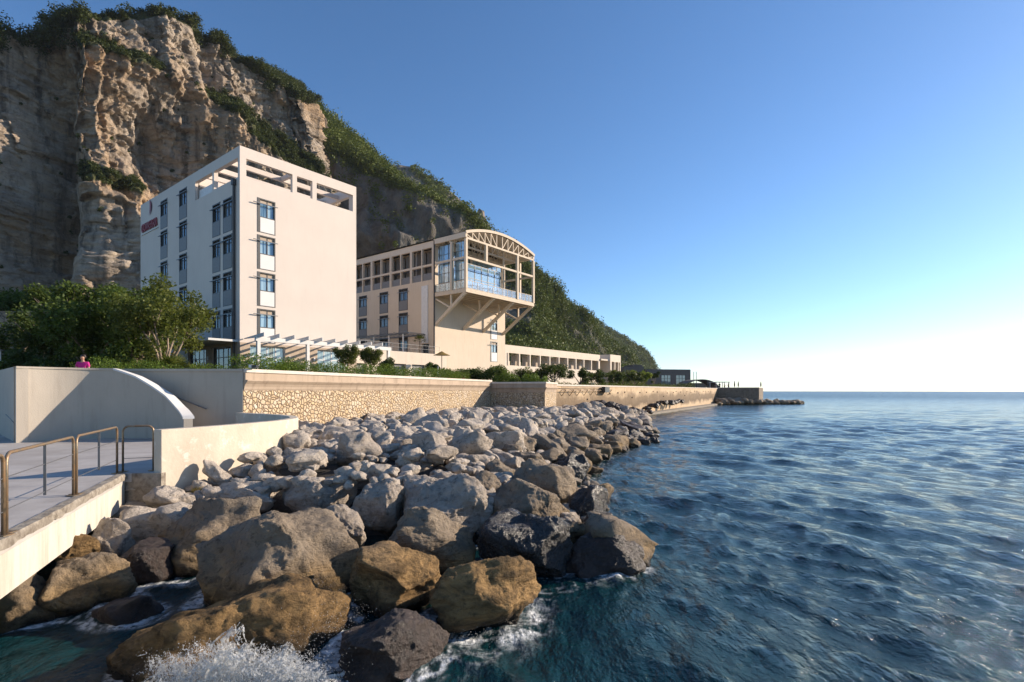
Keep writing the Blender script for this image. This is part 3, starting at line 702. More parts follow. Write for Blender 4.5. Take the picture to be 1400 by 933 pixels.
# back wall of the stair with coping and handrail
r = empty('stair_back_wall', (W0.x, W0.y, -2.0)); tag(r, 'plain grey concrete wall in shade behind the stair at the end of the stone wall', 'wall')
MB().box(-9.0,-.02,0,-.02,.30,TOPZ+2.0-.10).build('wall', M['ramp_concrete'], r); MB().box(-9.0,-.07,TOPZ+1.902,-.03,.34,TOPZ+2.0).build('coping', M['ramp_concrete'], r)
# curved ramp wall and the wall going back on the left
r = empty('stair_ramp_wall', (-17,18.05,-1.9)); tag(r, 'curved concrete stair wall with pale sloping coping and a sunlit triangle', 'wall')
RS = catmull(RW, 10); HX = [-18,-14.95,-14.2,-13.6,-12.9,-12.35,-11.9,-11.7]; HZ = [.83,.83,.55,.22,-.19,-.62,-.92,-.97]
b = MB(); cp = MB(); N = []
for i, p in enumerate(RS):
    d0 = (RS[min(i+1,len(RS)-1)]-RS[max(i-1,0)]).normalized(); n_ = Vector((d0.y,-d0.x)); N.append(n_)
top = [float(np.interp(p.x, HX, HZ)) for p in RS]
def strip(mb, i, o1, o2, za, zb):
    rs = []
    for k in (i, i+1):
        p, n_ = RS[k]-Vector((-17,18.05)), N[k]; z1 = top[k]+1.9
        rs.append([(p.x+n_.x*o1,p.y+n_.y*o1,za(z1)),(p.x+n_.x*o1,p.y+n_.y*o1,zb(z1)),(p.x+n_.x*o2,p.y+n_.y*o2,zb(z1)),(p.x+n_.x*o2,p.y+n_.y*o2,za(z1))])
    for j in range(4): mb.face([rs[0][j],rs[1][j],rs[1][(j+1)%4],rs[0][(j+1)%4]])
    return rs
for i in range(len(RS)-1):
    r1 = strip(b, i, 0, -.28, lambda z: 0, lambda z: z-.07)
    r2 = strip(cp, i, .03, -.33, lambda z: z-.068, lambda z: z) if RS[i].x > -14.98 else strip(b, i, .03, -.33, lambda z: z-.068, lambda z: z)
    if i == len(RS)-2: b.face(r1[1]); cp.face(r2[1])
b.build('wall', M['ramp_concrete'], r, True).data.shade_flat(); cp.build('sloping_coping', M['white_paint'], r)
bl = MB(); A_ = Vector((0,0)); B_ = Vector((-16,14.2)); dd = (B_-A_).normalized(); n2 = Vector((-dd.y,dd.x))*-.3
bl.prism([A_,B_,B_+Vector((.2,.25)),A_+Vector((.2,.25))], 0, 2.73).build('side_wall', M['ramp_concrete'], r)
# staircase between the two walls
r = MB()
for k in range(10): r.box(-3.6+k*.30, -.84, 0, -3.3+k*.30, -.1, 1.75-k*.175)
o = r.build('staircase', M['ramp_concrete']); o.location = (-10.6-.9,20.85,-1.86); tag(o, 'grey concrete steps between the curved stair wall and back wall', 'staircase')
def wall_rail(name, a, b_, n_, label):
    r = empty(name, a); tag(r, label, 'handrail', 'metal handrails on the stair walls')
    v = Vector(b_)-Vector(a); n3 = Vector(n_)
    MB().tube([n3*.09, v+n3*.09], .024, 8).build('rail', M['steel_grey'], r, True)
    for f in (.12,.5,.88): MB().bar(v*f, v*f+n3*.09+Vector((0,0,-.03)), .02).build('bracket', M['steel_grey'], r)
wall_rail('wall_handrail', (-14.6,20.77,.30), (-12.0,20.77,-.73), (0,-1,0), 'slim metal handrail sloping down the shaded wall behind the stair')
wall_rail('wall_handrail', (-19.3,20.22,-.92), (-17.35,18.49,-1.13), (-.66,-.75,0), 'short metal handrail on the shaded wall at the left edge')
# walkway railings
def railing(name, P, label, mid=True, wires=True):
    r = empty(name, (*P[0],-1.79)); tag(r, label, 'railing', 'rusty steel railings on the walkway edge')
    a = Vector((0,0,0)); c = Vector((P[1][0]-P[0][0], P[1][1]-P[0][1], 0)); u = c.normalized(); z = Vector((0,0,1)); rr = .12; H = 1.0
    pts = [a, a+z*(H-rr)]
    for k in range(1,6):
        t = math.pi/2*k/6; pts.append(a+u*(rr-rr*math.cos(t))+z*(H-rr+rr*math.sin(t)))
    pts += [a+u*rr+z*H, c-u*rr+z*H]
    for k in range(1,6):
        t = math.pi/2*k/6; pts.append(c-u*(rr-rr*math.sin(t))+z*(H-rr+rr*math.cos(t)))
    pts += [c+z*(H-rr), c]
    MB().tube(pts, .023, 10).build('frame', M['rusty_steel'], r, True)
    for q in (a, c): MB().box(q.x-.075,q.y-.075,0,q.x+.075,q.y+.075,.012).build('base_plate', M['rusty_steel'], r)
    if mid: MB().bar(c*.5+z*.24, c*.5+z*(H-.02), .034,.018, u).build('mid_post', M['steel_grey'], r)
    for h_ in (.70,.29): MB().tube([a+z*h_, c+z*h_], .0065, 6).build('wire', M['steel_grey'], r)
railing('walkway_railing', [(-4.1,2.05),(-6.28,6.5)], 'nearest steel railing on the walkway, mostly cut by the left edge')
railing('walkway_railing', [(-6.36,6.62),(-7.47,8.97)], 'rusty railing with a thin middle post nearest the left edge')
railing('walkway_railing', [(-7.52,9.09),(-8.52,11.36)], 'rusty railing with a thin middle post in the middle of the walkway edge')
railing('walkway_railing', [(-8.57,11.60),(-8.02,11.78)], 'short narrow railing without middle post beside the curved parapet', False)

# ------------------------------------------------------------------ facade helper
def facade(mb, face, L, z0, z1, holes, depth=.3):
    """wall skin with real openings; face(u,z,d) -> local point, d inward"""
    us = sorted({0, L, *[h[0] for h in holes], *[h[1] for h in holes]}); zs = sorted({z0, z1, *[h[2] for h in holes], *[h[3] for h in holes]})
    for i in range(len(us)-1):
        for j in range(len(zs)-1):
            um, zm = (us[i]+us[i+1])/2, (zs[j]+zs[j+1])/2
            if any(h[0] < um < h[1] and h[2] < zm < h[3] for h in holes): continue
            mb.face([face(us[i],zs[j],0),face(us[i+1],zs[j],0),face(us[i+1],zs[j+1],0),face(us[i],zs[j+1],0)])
    for a,b_,c,d_ in holes:
        mb.face([face(a,c,0),face(b_,c,0),face(b_,c,depth),face(a,c,depth)]); mb.face([face(a,d_,0),face(b_,d_,0),face(b_,d_,depth),face(a,d_,depth)])
        mb.face([face(a,c,0),face(a,d_,0),face(a,d_,depth),face(a,c,depth)]); mb.face([face(b_,c,0),face(b_,d_,0),face(b_,d_,depth),face(b_,c,depth)])
def fbox(mb, face, u0, u1, z0, z1, d0, d1):
    P = [face(u,z,d) for d in (d0,d1) for z in (z0,z1) for u in (u0,u1)]
    n = len(mb.v); mb.v += P; mb.f += [tuple(n+i for i in q) for q in ((0,1,3,2),(4,6,7,5),(0,4,5,1),(2,3,7,6),(0,2,6,4),(1,5,7,3))]
    return mb
def window(root, face, u0, u1, z0, z1, panel, pane, slim=False):
    fr = MB(); w_ = u1-u0; zs = z0+(z1-z0)*.46
    fd, bd = (.02, .22)
    fbox(fr, face, u0, u0+(.24 if not slim else .10), z0, z1, -.03, bd); fbox(fr, face, u1-.09, u1, z0, z1, .0, bd)
    a0 = u0+(.24 if not slim else .10)
    fbox(fr, face, a0, u1-.09, z1-.10, z1, 0, bd); fbox(fr, face, a0, u1-.09, z0, z0+.07, -.02, bd); fbox(fr, face, a0, u1-.09, zs-.04, zs+.04, .02, bd)
    um = (a0+u1)/2; fbox(fr, face, um-.04, um+.04, zs+.04, z1-.10, .10, bd)
    f = fr.build('window', M['window_frame'], root)
    fbox(MB(), face, a0+.001, u1-.091, zs+.041, z1-.101, .15, .17).build('pane', M[pane], f)
    fbox(MB(), face, a0+.03, u1-.10, z0+.075, zs-.045, .0, .06).build('spandrel_panel', M[panel], f)
    fbox(MB(), face, a0, u1-.09, z1-.42, z1-.104, .12, .149).build('shutter_box', M['interior_dark' if slim else 'clad_stone'], f)
    aw = MB(); fbox(aw, face, u0-.42, u1+.12, z1-.54, z1-.48, -.22, -.14); fbox(aw, face, u0+.05, u0+.10, z1-.53, z1-.49, -.22, 0); fbox(aw, face, u1-.10, u1-.05, z1-.53, z1-.49, -.22, 0)
    aw.build('awning_bar', M['steel_grey'], f)
    return f
U = Vector((.614,.789)).normalized(); UANG = math.atan2(U.y, U.x)
fl = lambda u,z,d: (u,d,z)        # sunlit face (y = 0)
fs = lambda u,z,d: (d,u,z)        # shaded face (x = 0)

# ------------------------------------------------------------------ hotel tower
TW, TD = 11.74, 23.8; TB = .7
tower = empty('hotel_tower', (-23.26,45.0,TB), UANG); tag(tower, 'tall pale cube hotel tower with open roof loggia and red sign', 'building')
zz = lambda z: z-TB
g0 = 4.1
H1, H2, H3 = zz(18.32), zz(20.0), zz(20.95)
b = MB()
winL = [(1.50,3.15,zt-3.02,zt) for zt in (16.95,13.70,10.45,7.2)]
doorsL = [(.85,4.05,.15,3.25),(7.3,10.6,.15,3.25)]
holesL = [(a,c,zz(z0),zz(z1)) for a,c,z0,z1 in winL]+doorsL+[(.55,4.78,H1,H2),(5.22,6.80,H1,H2),(7.25,11.34,H1,H2)]
facade(b, fl, TW, 0, H3, holesL, .3)
winS = [(u,u2,zt-3.0,zt) for u,u2 in ((1.40,3.2),(3.7,5.35)) for zt in (16.95,13.70,10.45,7.2)]+[(u,u2,zt-3.0,zt) for u,u2 in ((11.0,12.95),(15.95,17.9)) for zt in (20.05,16.85,13.6,10.35)]
doorsS = [(1.6,5.4,.15,3.2),(6.6,10.6,.15,3.2)]
holesS = [(a,c,zz(z0),zz(z1)) for a,c,z0,z1 in winS]+doorsS+[(.36,5.0,H1,H2),(5.35,9.1,H1-.1,H2)]
facade(b, fs, TD, 0, H3, holesS, .3)
# inner faces of the loggia walls, other walls, roofs
IL = .36
for a,c,d_,e_ in ((0,.55,H1,H3),(4.78,5.22,H1,H2),(6.80,7.25,H1,H2),(11.34,TW-.02,H1,H2)): b.box(a+.004,.30,d_-.3,c-.004,IL,e_-.005)
b.box(.3,.30,H2,TW-.3,IL,H3-.004); b.box(.30,.37,H2,IL,9.1,H3-.004); b.box(.30,5.0,H1,IL,5.35,H2)
b.box(TW-.36,.37,H2,TW,9.1,H3-.003); b.box(TW-.36,8.7,H1,TW,9.1,H2); b.box(TW-.36,.0+.37,H1,TW,.75,H2)      # far side loggia frame
b.box(.37,9.1,0,TW,9.4,H3-.006)                                # wall of the top storey
b.box(.36,.36,H1-.35,TW-.01,9.1,H1-.05)                         # terrace floor
b.box(.3,9.4,H3-.30,TW-.02,TD-.02,H3-.12)
b.face([(TW,0,0),(TW,TD,0),(TW,TD,H1),(TW,0,H1)]); b.face([(TW,9.1,H1),(TW,TD,H1),(TW,TD,H3),(TW,9.1,H3)]); b.face([(0,TD,0),(TW,TD,0),(TW,TD,H3),(0,TD,H3)])
b.face([(.0,0,H3),(TW,0,H3),(TW,.36,H3),(0,.36,H3)]); b.face([(0,.36,H3),(.36,.36,H3),(.36,TD,H3),(0,TD,H3)]); b.face([(TW-.36,.36,H3),(TW,.36,H3),(TW,TD,H3),(TW-.36,TD,H3)])
b.build('wall', M['tower_plaster'], tower)
for y_ in (2.6,5.1,7.4): MB().box(.37,y_,H2+.12,TW-.37,y_+.28,H2+.55).build('roof_beam', M['tower_plaster'], tower)
MB().box(5.05,.37,H2+.1,5.3,2.59,H2+.5).build('roof_beam', M['tower_plaster'], tower)
MB().box(.40,9.0,H1-.04,TW-.4,9.09,H1+1.5).build('terrace_panel', M['panel_grey'], tower)
MB().box(.34,5.36,H1-.05,.40,9.05,H1+.95).build('terrace_panel', M['panel_white'], tower)
for a,c,z0,z1 in winL: window(tower, fl, a, c, zz(z0), zz(z1), 'panel_pale', 'room_glass')
for a,c,z0,z1 in winS: window(tower, fs, a, c, zz(z0), zz(z1), 'panel_grey', 'dark_glass', True)
# cladding of the ground floor, set proud of the wall
cl = MB(); zc = 3.42
for a,c in ((.0,.85),(4.05,7.3),(10.6,TW)): fbox(cl, fl, a, c, 0, zc, -.05, -.003)
for a,c in ((.0,1.6),(5.4,6.6),(10.6,14)): fbox(cl, fs, a, c, 0, zc, -.05, -.003)
for a,c in ((.85,4.05),(7.3,10.6)): fbox(cl, fl, a, c, 3.25, zc, -.05, -.003)
for a,c in ((1.6,5.4),(6.6,10.6)): fbox(cl, fs, a, c, 3.2, zc, -.05, -.003)
cl.build('ground_cladding', M['clad_stone'], tower)
def glazed_door(root, face, u0, u1, z0, z1, n, pane):
    fr = MB(); w_ = (u1-u0)/n
    for k in range(n+1): x = u0+k*w_; fbox(fr, face, max(u0,x-.04), min(u1,x+.04), z0, z1, .16, .24)
    for z in (z0+.02, z0+2.1, z1-.06): fbox(fr, face, u0, u1, z-.03, z+.05, .155, .235)
    f = fr.build('glazed_door', M['panel_white' if pane == 'door_glass' else 'window_frame'], root)
    fbox(MB(), face, u0, u1, z0, z1, .19, .205).build('pane', M[pane], f)
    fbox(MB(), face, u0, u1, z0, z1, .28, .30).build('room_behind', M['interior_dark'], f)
glazed_door(tower, fl, .85, 4.05, .15, 3.25, 4, 'door_glass'); glazed_door(tower, fl, 7.3, 10.6, .15, 3.25, 4, 'door_glass')
glazed_door(tower, fs, 1.6, 5.4, .15, 3.2, 4, 'dark_glass'); glazed_door(tower, fs, 6.6, 10.6, .15, 3.2, 4, 'dark_glass')
MB().tube([(-.14,.80,.1),(-.14,.80,17.0)], .11, 8).box(-.30,.62,17.0,-.01,.98,17.5).build('drain_pipe', M['pipe_dark'], tower)
MB().box(-2.4,.3,3.46,-.004,10.9,3.64).build('entrance_canopy', M['white_paint'], tower)
for y_ in (.9,5.9,10.3): MB().box(-.22,y_-.06,2.1,-.06,y_+.06,2.42).build('wall_lamp', M['panel_white'], tower)
for x_ in (.42,4.4,6.9,11.1): MB().box(x_-.06,-.2,2.1,x_+.06,-.06,2.42).build('wall_lamp', M['panel_white'], tower)
# red lettering and swirl at the far end of the shaded face
sg = empty('hotel_sign', (0,0,0)); sg.parent = tower
fc = bpy.data.curves.new('sign_text', 'FONT'); fc.body = 'CROWNE PLAZA'; fc.size = 1.0; fc.extrude = .05; fc.offset = .012; fc.align_x = 'CENTER'; fc.space_character = .95
fo = bpy.data.objects.new('tmp', fc); COL.objects.link(fo); dg = bpy.context.evaluated_depsgraph_get(); me = bpy.data.meshes.new_from_object(fo.evaluated_get(dg)); bpy.data.objects.remove(fo)
xs = [v.co.x for v in me.vertices]; sx = 4.6/(max(xs)-min(xs)); me.transform(Matrix.Scale(sx, 4, (1,0,0)) @ Matrix.Scale(1.25, 4, (0,1,0)))
o = link('lettering', me, M['red_letter'], sg); o.matrix_local = Matrix(((0,0,-1,-.08),(-1,0,0,20.9),(0,1,0,zz(17.7)),(0,0,0,1)))
b = MB()
for k in range(14):
    for s0 in (0,):
        t0, t1 = -1.15+2.1*k/14, -1.15+2.1*(k+1)/14; w0, w1 = .20*math.sin(math.pi*k/14)+.02, .20*math.sin(math.pi*(k+1)/14)+.02
        for d_ in (-.12,-.03): b.face([(d_,20.75-(.9+w0)*math.cos(t0)+.6,zz(20.1)+1.0*math.sin(t0)),(d_,20.75-(.9+w1)*math.cos(t1)+.6,zz(20.1)+1.0*math.sin(t1)),(d_,20.75-(.9-w1)*math.cos(t1)+.6,zz(20.1)+1.0*math.sin(t1)),(d_,20.75-(.9-w0)*math.cos(t0)+.6,zz(20.1)+1.0*math.sin(t0))])
b.build('swirl_emblem', M['red_letter'], sg)
MB().box(-.10,18.4,zz(17.42),-.02,23.4,zz(17.5)).build('sign_rail', M['panel_white'], sg)
# white pergola in front of the sunlit face
pg = empty('entrance_pergola', (-23.26,45.0,TB), UANG); tag(pg, 'white pergola with slanted fins along the foot of the hotel tower', 'pergola')
MB().box(-.15,-3.12,zz(4.06),13.75,-2.88,zz(4.40)).build('front_beam', M['white_paint'], pg)
for x_ in (.1,4.5,8.3,13.45): MB().box(x_-.13,-3.13,0,x_+.13,-2.87,zz(4.055)).build('column', M['white_paint'], pg)
for k in range(10):
    x_ = .35+k*1.33; MB().prism([(x_-.035,-.06),(x_+.035,-.06),(x_+.035,-3.5),(x_-.035,-3.5)], [zz(4.1)+.31]*2+[zz(4.42)]*2, [zz(4.1)+.38]*2+[zz(4.46)+.30]*2).build('fin', M['white_paint'], pg)

# ------------------------------------------------------------------ vaulted hall with glazed balcony
HB = .7; hall = empty('vaulted_hall', (-10.05,68.2,HB), UANG); tag(hall, 'sandy building with curved roof and a glazed balcony carried on slanted braces', 'building')
hz = lambda z: z-HB
HW, HD = 14.65, 24.0; EAVE = hz(19.45); y0b = -5.55; BW = 14.2
b = MB()
pier = 4.25
bays = []
for k in range(5):
    p_ = .28+k*pier
    for q in (0,1):
        a = p_+q*2.13+(.22 if q == 0 else .10)*1.0; c = p_+(q+1)*2.13-(.10 if q == 0 else .22)
        bays.append((a+.0, c))
holesS = []
for a,c in bays:
    if c < HD-.3: holesS += [(a,c,hz(16.50),hz(18.62)),(a,c,hz(14.42),hz(16.22))]
wS = [(u,u+1.9,zt-3.0,zt) for u in (5.15,9.3,14.1,18.6) for zt in (13.9,10.6,7.3)]
holesS += [(a,c,hz(z0),hz(z1)) for a,c,z0,z1 in wS]+[(1.0,2.5,hz(4.7),hz(6.1))]
facade(b, fs, HD, 0, EAVE, holesS, .35)
wL = [(11.2,12.85,10.47-3.0,10.47),(11.2,12.85,7.2-3.0,7.2)]
gl_hole = [(.7,6.9,hz(12.62),hz(18.75)),(7.3,13.9,hz(12.62),hz(18.75))]
facade(b, fl, HW, 0, EAVE, [(a,c,hz(z0),hz(z1)) for a,c,z0,z1 in wL]+gl_hole, .35)
b.face([(HW,0,0),(HW,HD,0),(HW,HD,EAVE),(HW,0,EAVE)]); b.face([(0,HD,0),(HW,HD,0),(HW,HD,EAVE),(0,HD,EAVE)])
b.build('wall', M['hall_plaster'], hall)
lg = MB(); lg.box(1.6,.36,hz(14.1),1.75,HD-.1,hz(18.9)); lg.box(.36,.36,hz(14.2),1.6,HD-.1,hz(14.38)); lg.build('loggia_back', M['hall_plaster'], hall)
for i,(a,c) in enumerate(bays):
    if c >= HD-.3: continue
    fbox(MB(), fs, a, c, hz(14.42), hz(15.35), .12, .17).build('parapet_panel', M['panel_grey'], hall)
    m = MB(); fbox(m, fs, a+.1, c+.05, hz(14.45), hz(18.5), .95+.0*i, 1.0); m.build('loggia_door', M['loggia_shade'], hall)  # doors widened and coloured dark to give the loggia its shade
for a,c,z0,z1 in wS: window(hall, fs, a, c, hz(z0), hz(z1), 'panel_grey', 'dark_glass', True)
for a,c,z0,z1 in wL: window(hall, fl, a, c, hz(z0), hz(z1), 'panel_pale', 'room_glass')
fbox(MB(), fs, 1.15, 2.35, hz(6.2), hz(13.75), -.12, -.004).build('wall_panel', M['panel_white'], hall)
fbox(MB(), fs, 1.0, 2.5, hz(4.7), hz(6.1), .2, .25).build('door', M['dark_glass'], hall)
MB().tube([(-.12,-.10,.0),(-.12,-.10,EAVE-.1)], .10, 8).build('drain_pipe', M['pipe_dark'], hall)
# roof vault
na = 24; RISE = 1.28
arc = [(BW*(k/na), EAVE+.02+RISE*(1-(2*k/na-1)**2)) for k in range(na+1)]
b = MB()
for k in range(na):
    (x0,z0),(x1,z1) = arc[k], arc[k+1]
    xa, xb = x0*1.02-.14, x1*1.02-.14
    for s_ in (0,.10): b.face([(xa,y0b-.12,z0+s_),(xb,y0b-.12,z1+s_),(xb,HD,z1+s_),(xa,HD,z0+s_)])
    for y_ in (y0b-.12, HD): b.face([(xa,y_,z0),(xb,y_,z1),(xb,y_,z1+.10),(xa,y_,z0+.10)])
b.build('roof', M['roof_dark'], hall)
fa = MB()
for k in range(na):
    (x0,z0),(x1,z1) = arc[k], arc[k+1]; fa.bar((x0*1.02-.14,y0b-.14,z0-.02),(x1*1.02-.14,y0b-.14,z1-.02),.12,.34)
fa.build('roof_fascia', M['beam_paint'], hall)
MB().box(-.16,y0b-.1,EAVE-.58,.16,-.01,EAVE+.06).build('eaves_beam', M['beam_paint'], hall); MB().box(BW-.16,y0b-.1,EAVE-.58,BW+.16,0.3,EAVE+.06).build('eaves_beam', M['beam_paint'], hall)
sf = MB()
for k in range(na):
    (x0,z0),(x1,z1) = arc[k], arc[k+1]; sf.face([(x0,y0b+.05,z0-.2),(x1,y0b+.05,z1-.2),(x1,.2,z1-.2),(x0,.2,z0-.2)])
sf.build('soffit', M['hall_plaster'], hall)
CH = hz(18.80)
for yy in (y0b, -2.8, -.15):
    tr_ = MB(); tr_.bar((0,yy,CH),(BW,yy,CH),.2,.24)
    npan = 12
    for k in range(1, npan):
        x_ = BW*k/npan; za = np.interp(x_, [p[0] for p in arc], [p[1] for p in arc])-.16
        tr_.bar((x_,yy,CH+.1),(x_,yy,za),.11)
        if k < npan-0:
            x2 = x_+(BW/npan if k < npan/2 else -BW/npan); zb = np.interp(x2, [p[0] for p in arc], [p[1] for p in arc])-.16
            if k < npan/2: tr_.bar((x_-BW/npan,yy,np.interp(x_-BW/npan,[p[0] for p in arc],[p[1] for p in arc])-.18),(x_,yy,CH+.1),.10)
            else: tr_.bar((x_,yy,CH+.1),(x_+BW/npan,yy,np.interp(x_+BW/npan,[p[0] for p in arc],[p[1] for p in arc])-.18),.10)
    tr_.build('roof_truss', M['beam_paint'], hall)
DK0, DK1 = hz(12.15), hz(12.58)
dk = MB(); dk.box(-.1,y0b-.12,DK0+.16,BW+.1,-.01,DK1)
dk.box(-.1,y0b-.12,DK0-.04,BW+.1,y0b+.12,DK0+.155); dk.box(-.1,y0b+.125,DK0-.04,.14,-.01,DK0+.155); dk.box(BW-.14,y0b+.125,DK0-.04,BW+.1,-.01,DK0+.155)
dk.build('balcony_deck', M['beam_paint'], hall)
for k in range(1,6): MB().box(.15,y0b+k*.95-.08,DK0-.02,BW-.15,y0b+k*.95+.08,DK0+.155).build('deck_joist', M['beam_paint'], hall)
MID = hz(16.4)
for x_, z0 in ((0,DK1),(3.8,MID+.13),(10.4,DK1),(BW,DK1)): MB().box(x_-.16,y0b-.16,z0,x_+.16,y0b+.16,CH-.13).build('post', M['beam_paint'], hall)
for x_ in (0,BW): MB().box(x_-.16,-3.28,DK1,x_+.16,-2.96,CH-.13).build('post', M['beam_paint'], hall)
MB().box(10.28,-3.2,DK1,10.52,-2.98,CH-.13).build('post', M['beam_paint'], hall)
mb_ = MB(); mb_.box(.165,y0b-.12,MID-.13,BW-.165,y0b+.12,MID+.125); mb_.box(-.1,y0b+.165,MID-.13,.1,-3.285,MID+.125); mb_.box(-.1,-2.955,MID-.13,.1,-.01,MID+.125); mb_.box(BW-.1,y0b+.165,MID-.13,BW+.1,-3.285,MID+.125); mb_.box(BW-.1,-2.955,MID-.13,BW+.1,-.01,MID+.125)
mb_.build('mid_beam', M['beam_paint'], hall)
for x_ in (.12,5.5,9.6,BW-.12):
    zb = hz(8.45); br = MB(); br.bar((x_,-.02,zb),(x_,y0b+.15,DK0-.03),.34,.36); br.build('brace', M['beam_paint'], hall)
    f_ = .54; P = Vector((x_,-.02,zb)).lerp(Vector((x_,y0b+.15,DK0-.03)), f_)
    MB().bar(P+Vector((0,0,.1)), (x_,P.y,DK0-.02), .20).bar((x_,-.05,DK0-.25), P+Vector((0,.15,.05)), .18).build('strut', M['beam_paint'], hall)
# glazing: back screen in the facade openings and side screens
def glaze(a, c, z0, z1, nx, nz, face, d=.12):
    fr = MB()
    for k in range(nx+1): x_ = a+(c-a)*k/nx; fbox(fr, face, x_-.035, x_+.035, z0, z1, d-.05, d+.05)
    for k in range(nz+1): z = z0+(z1-z0)*k/nz; fbox(fr, face, a, c, z-.03, z+.03, d-.045, d+.045)
    f = fr.build('glazing', M['window_frame'], hall); fbox(MB(), face, a, c, z0, z1, d-.008, d+.008).build('pane', M['clear_glass'], f)
glaze(.7, 6.9, DK1+.05, hz(18.7), 5, 5, fl); glaze(7.3, 13.9, DK1+.05, hz(18.7), 6, 5, fl)
fq = lambda u,z,d: (d,-u,z)
glaze(.35, 2.9, DK1+.05, hz(18.7), 3, 5, fq, .55); glaze(3.3, 5.2, DK1+.05, hz(18.7), 2, 5, fq, .55)
fp = lambda u,z,d: (u,y0b+1.5+d,z)
glaze(.6, 8.6, DK1+.05, hz(16.2), 6, 4, fp, .0)
# interior seen through the glass
MB().box(1.0,4.5,hz(12.6),13.8,4.7,hz(18.9)).build('inner_wall', M['tower_plaster'], hall); MB().box(.4,.4,hz(12.4),HW-.3,4.5,hz(12.58)).build('inner_floor', M['tower_plaster'], hall)
def guard(p, q, n):
    b = MB(); p, q = Vector(p), Vector(q); z = Vector((0,0,1))
    for k in range(n+1): c = p.lerp(q, k/n); b.bar(c, c+z*1.05, .05)
    for h_ in (.08,1.05): b.bar(p+z*h_, q+z*h_, .05)
    o = b.build('guard_rail', M['beam_paint'], hall); m = MB(); m.bar(p+z*.56, q+z*.56, .015, .9); m.build('guard_panel', M['guard_glass'], o)
guard((.2,y0b,DK1),(10.2,y0b,DK1),10); guard((10.6,y0b,DK1),(BW-.2,y0b,DK1),4); guard((BW,y0b+.2,DK1),(BW,-3.35,DK1),3); guard((BW,-2.9,DK1),(BW,-.1,DK1),3); guard((0,y0b+.2,DK1),(0,-3.35,DK1),3); guard((0,-2.9,DK1),(0,-.1,DK1),3)
rm = Matrix.Translation((-10.05,68.2,HB)) @ Matrix.Rotation(UANG, 4, 'Z')
def deck_chair(x, y, rz, label):
    r = empty('deck_chair', rm @ Vector((x,y,DK1)), UANG+rz); tag(r, label, 'chair', 'white chairs on the balcony')
    MB().box(-.25,-.25,.40,.25,.25,.45).build('seat', M['panel_white'], r); MB().prism([(-.25,.24),(.25,.24),(.25,.29),(-.25,.29)], .45, .95).build('backrest', M['panel_white'], r)
    for sx in (-.22,.22):
        for sy in (-.22,.22): MB().bar((sx,sy,0),(sx,sy,.40),.04).build('leg', M['panel_white'], r)
def deck_table(x, y, label):
    r = empty('deck_table', rm @ Vector((x,y,DK1)), UANG); tag(r, label, 'table', 'white tables on the balcony')
    MB().box(-.45,-.45,.70,.45,.45,.74).build('tabletop', M['panel_white'], r); MB().bar((0,0,.03),(0,0,.70),.07).box(-.25,-.25,0,.25,.25,.03).build('pedestal', M['panel_white'], r)
for k, x in enumerate((1.9,4.4,6.9)):
    deck_table(x, y0b+.75, 'small white table set behind the glazed balcony railing')
    for s_ in (-1,1): deck_chair(x+s_*.75, y0b+.75, -s_*math.pi/2, 'white chair drawn up to a table behind the glazed balcony railing')

# podium between tower and hall with terrace pergola
pod = empty('podium', rm @ Vector((0,0,0)), UANG); tag(pod, 'low cream podium wall with two garage openings below the hall terrace', 'building')
PT = hz(4.62); b = MB()
gar = [(4.0-14.6,0,.0,0)]
hp = [(6.8,9.0,.05,hz(3.15)),(9.9,12.2,.05,hz(3.15)),(1.0,3.4,.05,hz(3.0))]
facade(b, lambda u,z,d: (u-14.6,-1.0+d,z), 15.8, 0, PT, hp, .4)
b.face([(-14.6,-1.0,PT),(1.2,-1.0,PT),(1.2,-.01,PT),(-.01,-.01,PT),(-.01,14,PT),(-14.6,14,PT)]); b.face([(1.2,-1,0),(1.2,-.01,0),(1.2,-.01,PT),(1.2,-1,PT)])
b.build('wall', M['low_plaster'], pod)
for a,c,z0,z1 in hp: MB().box(a-14.6,-.7,z0,c-14.6,-.66,z1).build('garage_door', M['panel_grey'], pod)
tp = empty('terrace_pergola', rm @ Vector((0,0,PT)), UANG); tag(tp, 'grey steel terrace pergola on white posts along the shaded side of the hall', 'pergola')
for x_,y_ in ((-3,2.6),(-3,5.4),(-3,8.6),(-3,11.8)): MB().box(x_-.07,y_-.07,0,x_+.07,y_+.07,2.6).build('post', M['white_paint'], tp)
MB().box(-3.07,1.6,2.61,-2.93,13.0,2.76).build('beam', M['steel_grey'], tp); MB().box(-.2,1.6,2.61,-.06,13.0,2.76).build('beam', M['steel_grey'], tp)
for k in range(12): MB().box(-3.6,1.8+k*.98,2.765,-.06,1.87+k*.98,2.83).build('rafter', M['steel_grey'], tp)
r = empty('terrace_railing', rm @ Vector((0,0,PT)), UANG); tag(r, 'thin grey railing along the podium terrace edge', 'railing')
b = MB()
for k in range(16): b.bar((-14.2+k*.95,-.85,0),(-14.2+k*.95,-.85,.95),.022)
b.bar((-14.2,-.85,.95),(.05,-.85,.95),.03); b.bar((-14.2,-.85,.5),(.05,-.85,.5),.025); b.build('frame', M['steel_grey'], r)
# small white frame at the tower side
MB().box(-14.5,-.9,0,-14.3,-.7,2.9).box(-14.5,-.9,2.9,-12.9,-.7,3.1).box(-13.1,-.9,0,-12.9,-.7,2.9).build('gate_frame', M['white_paint'], pod).location.z = PT

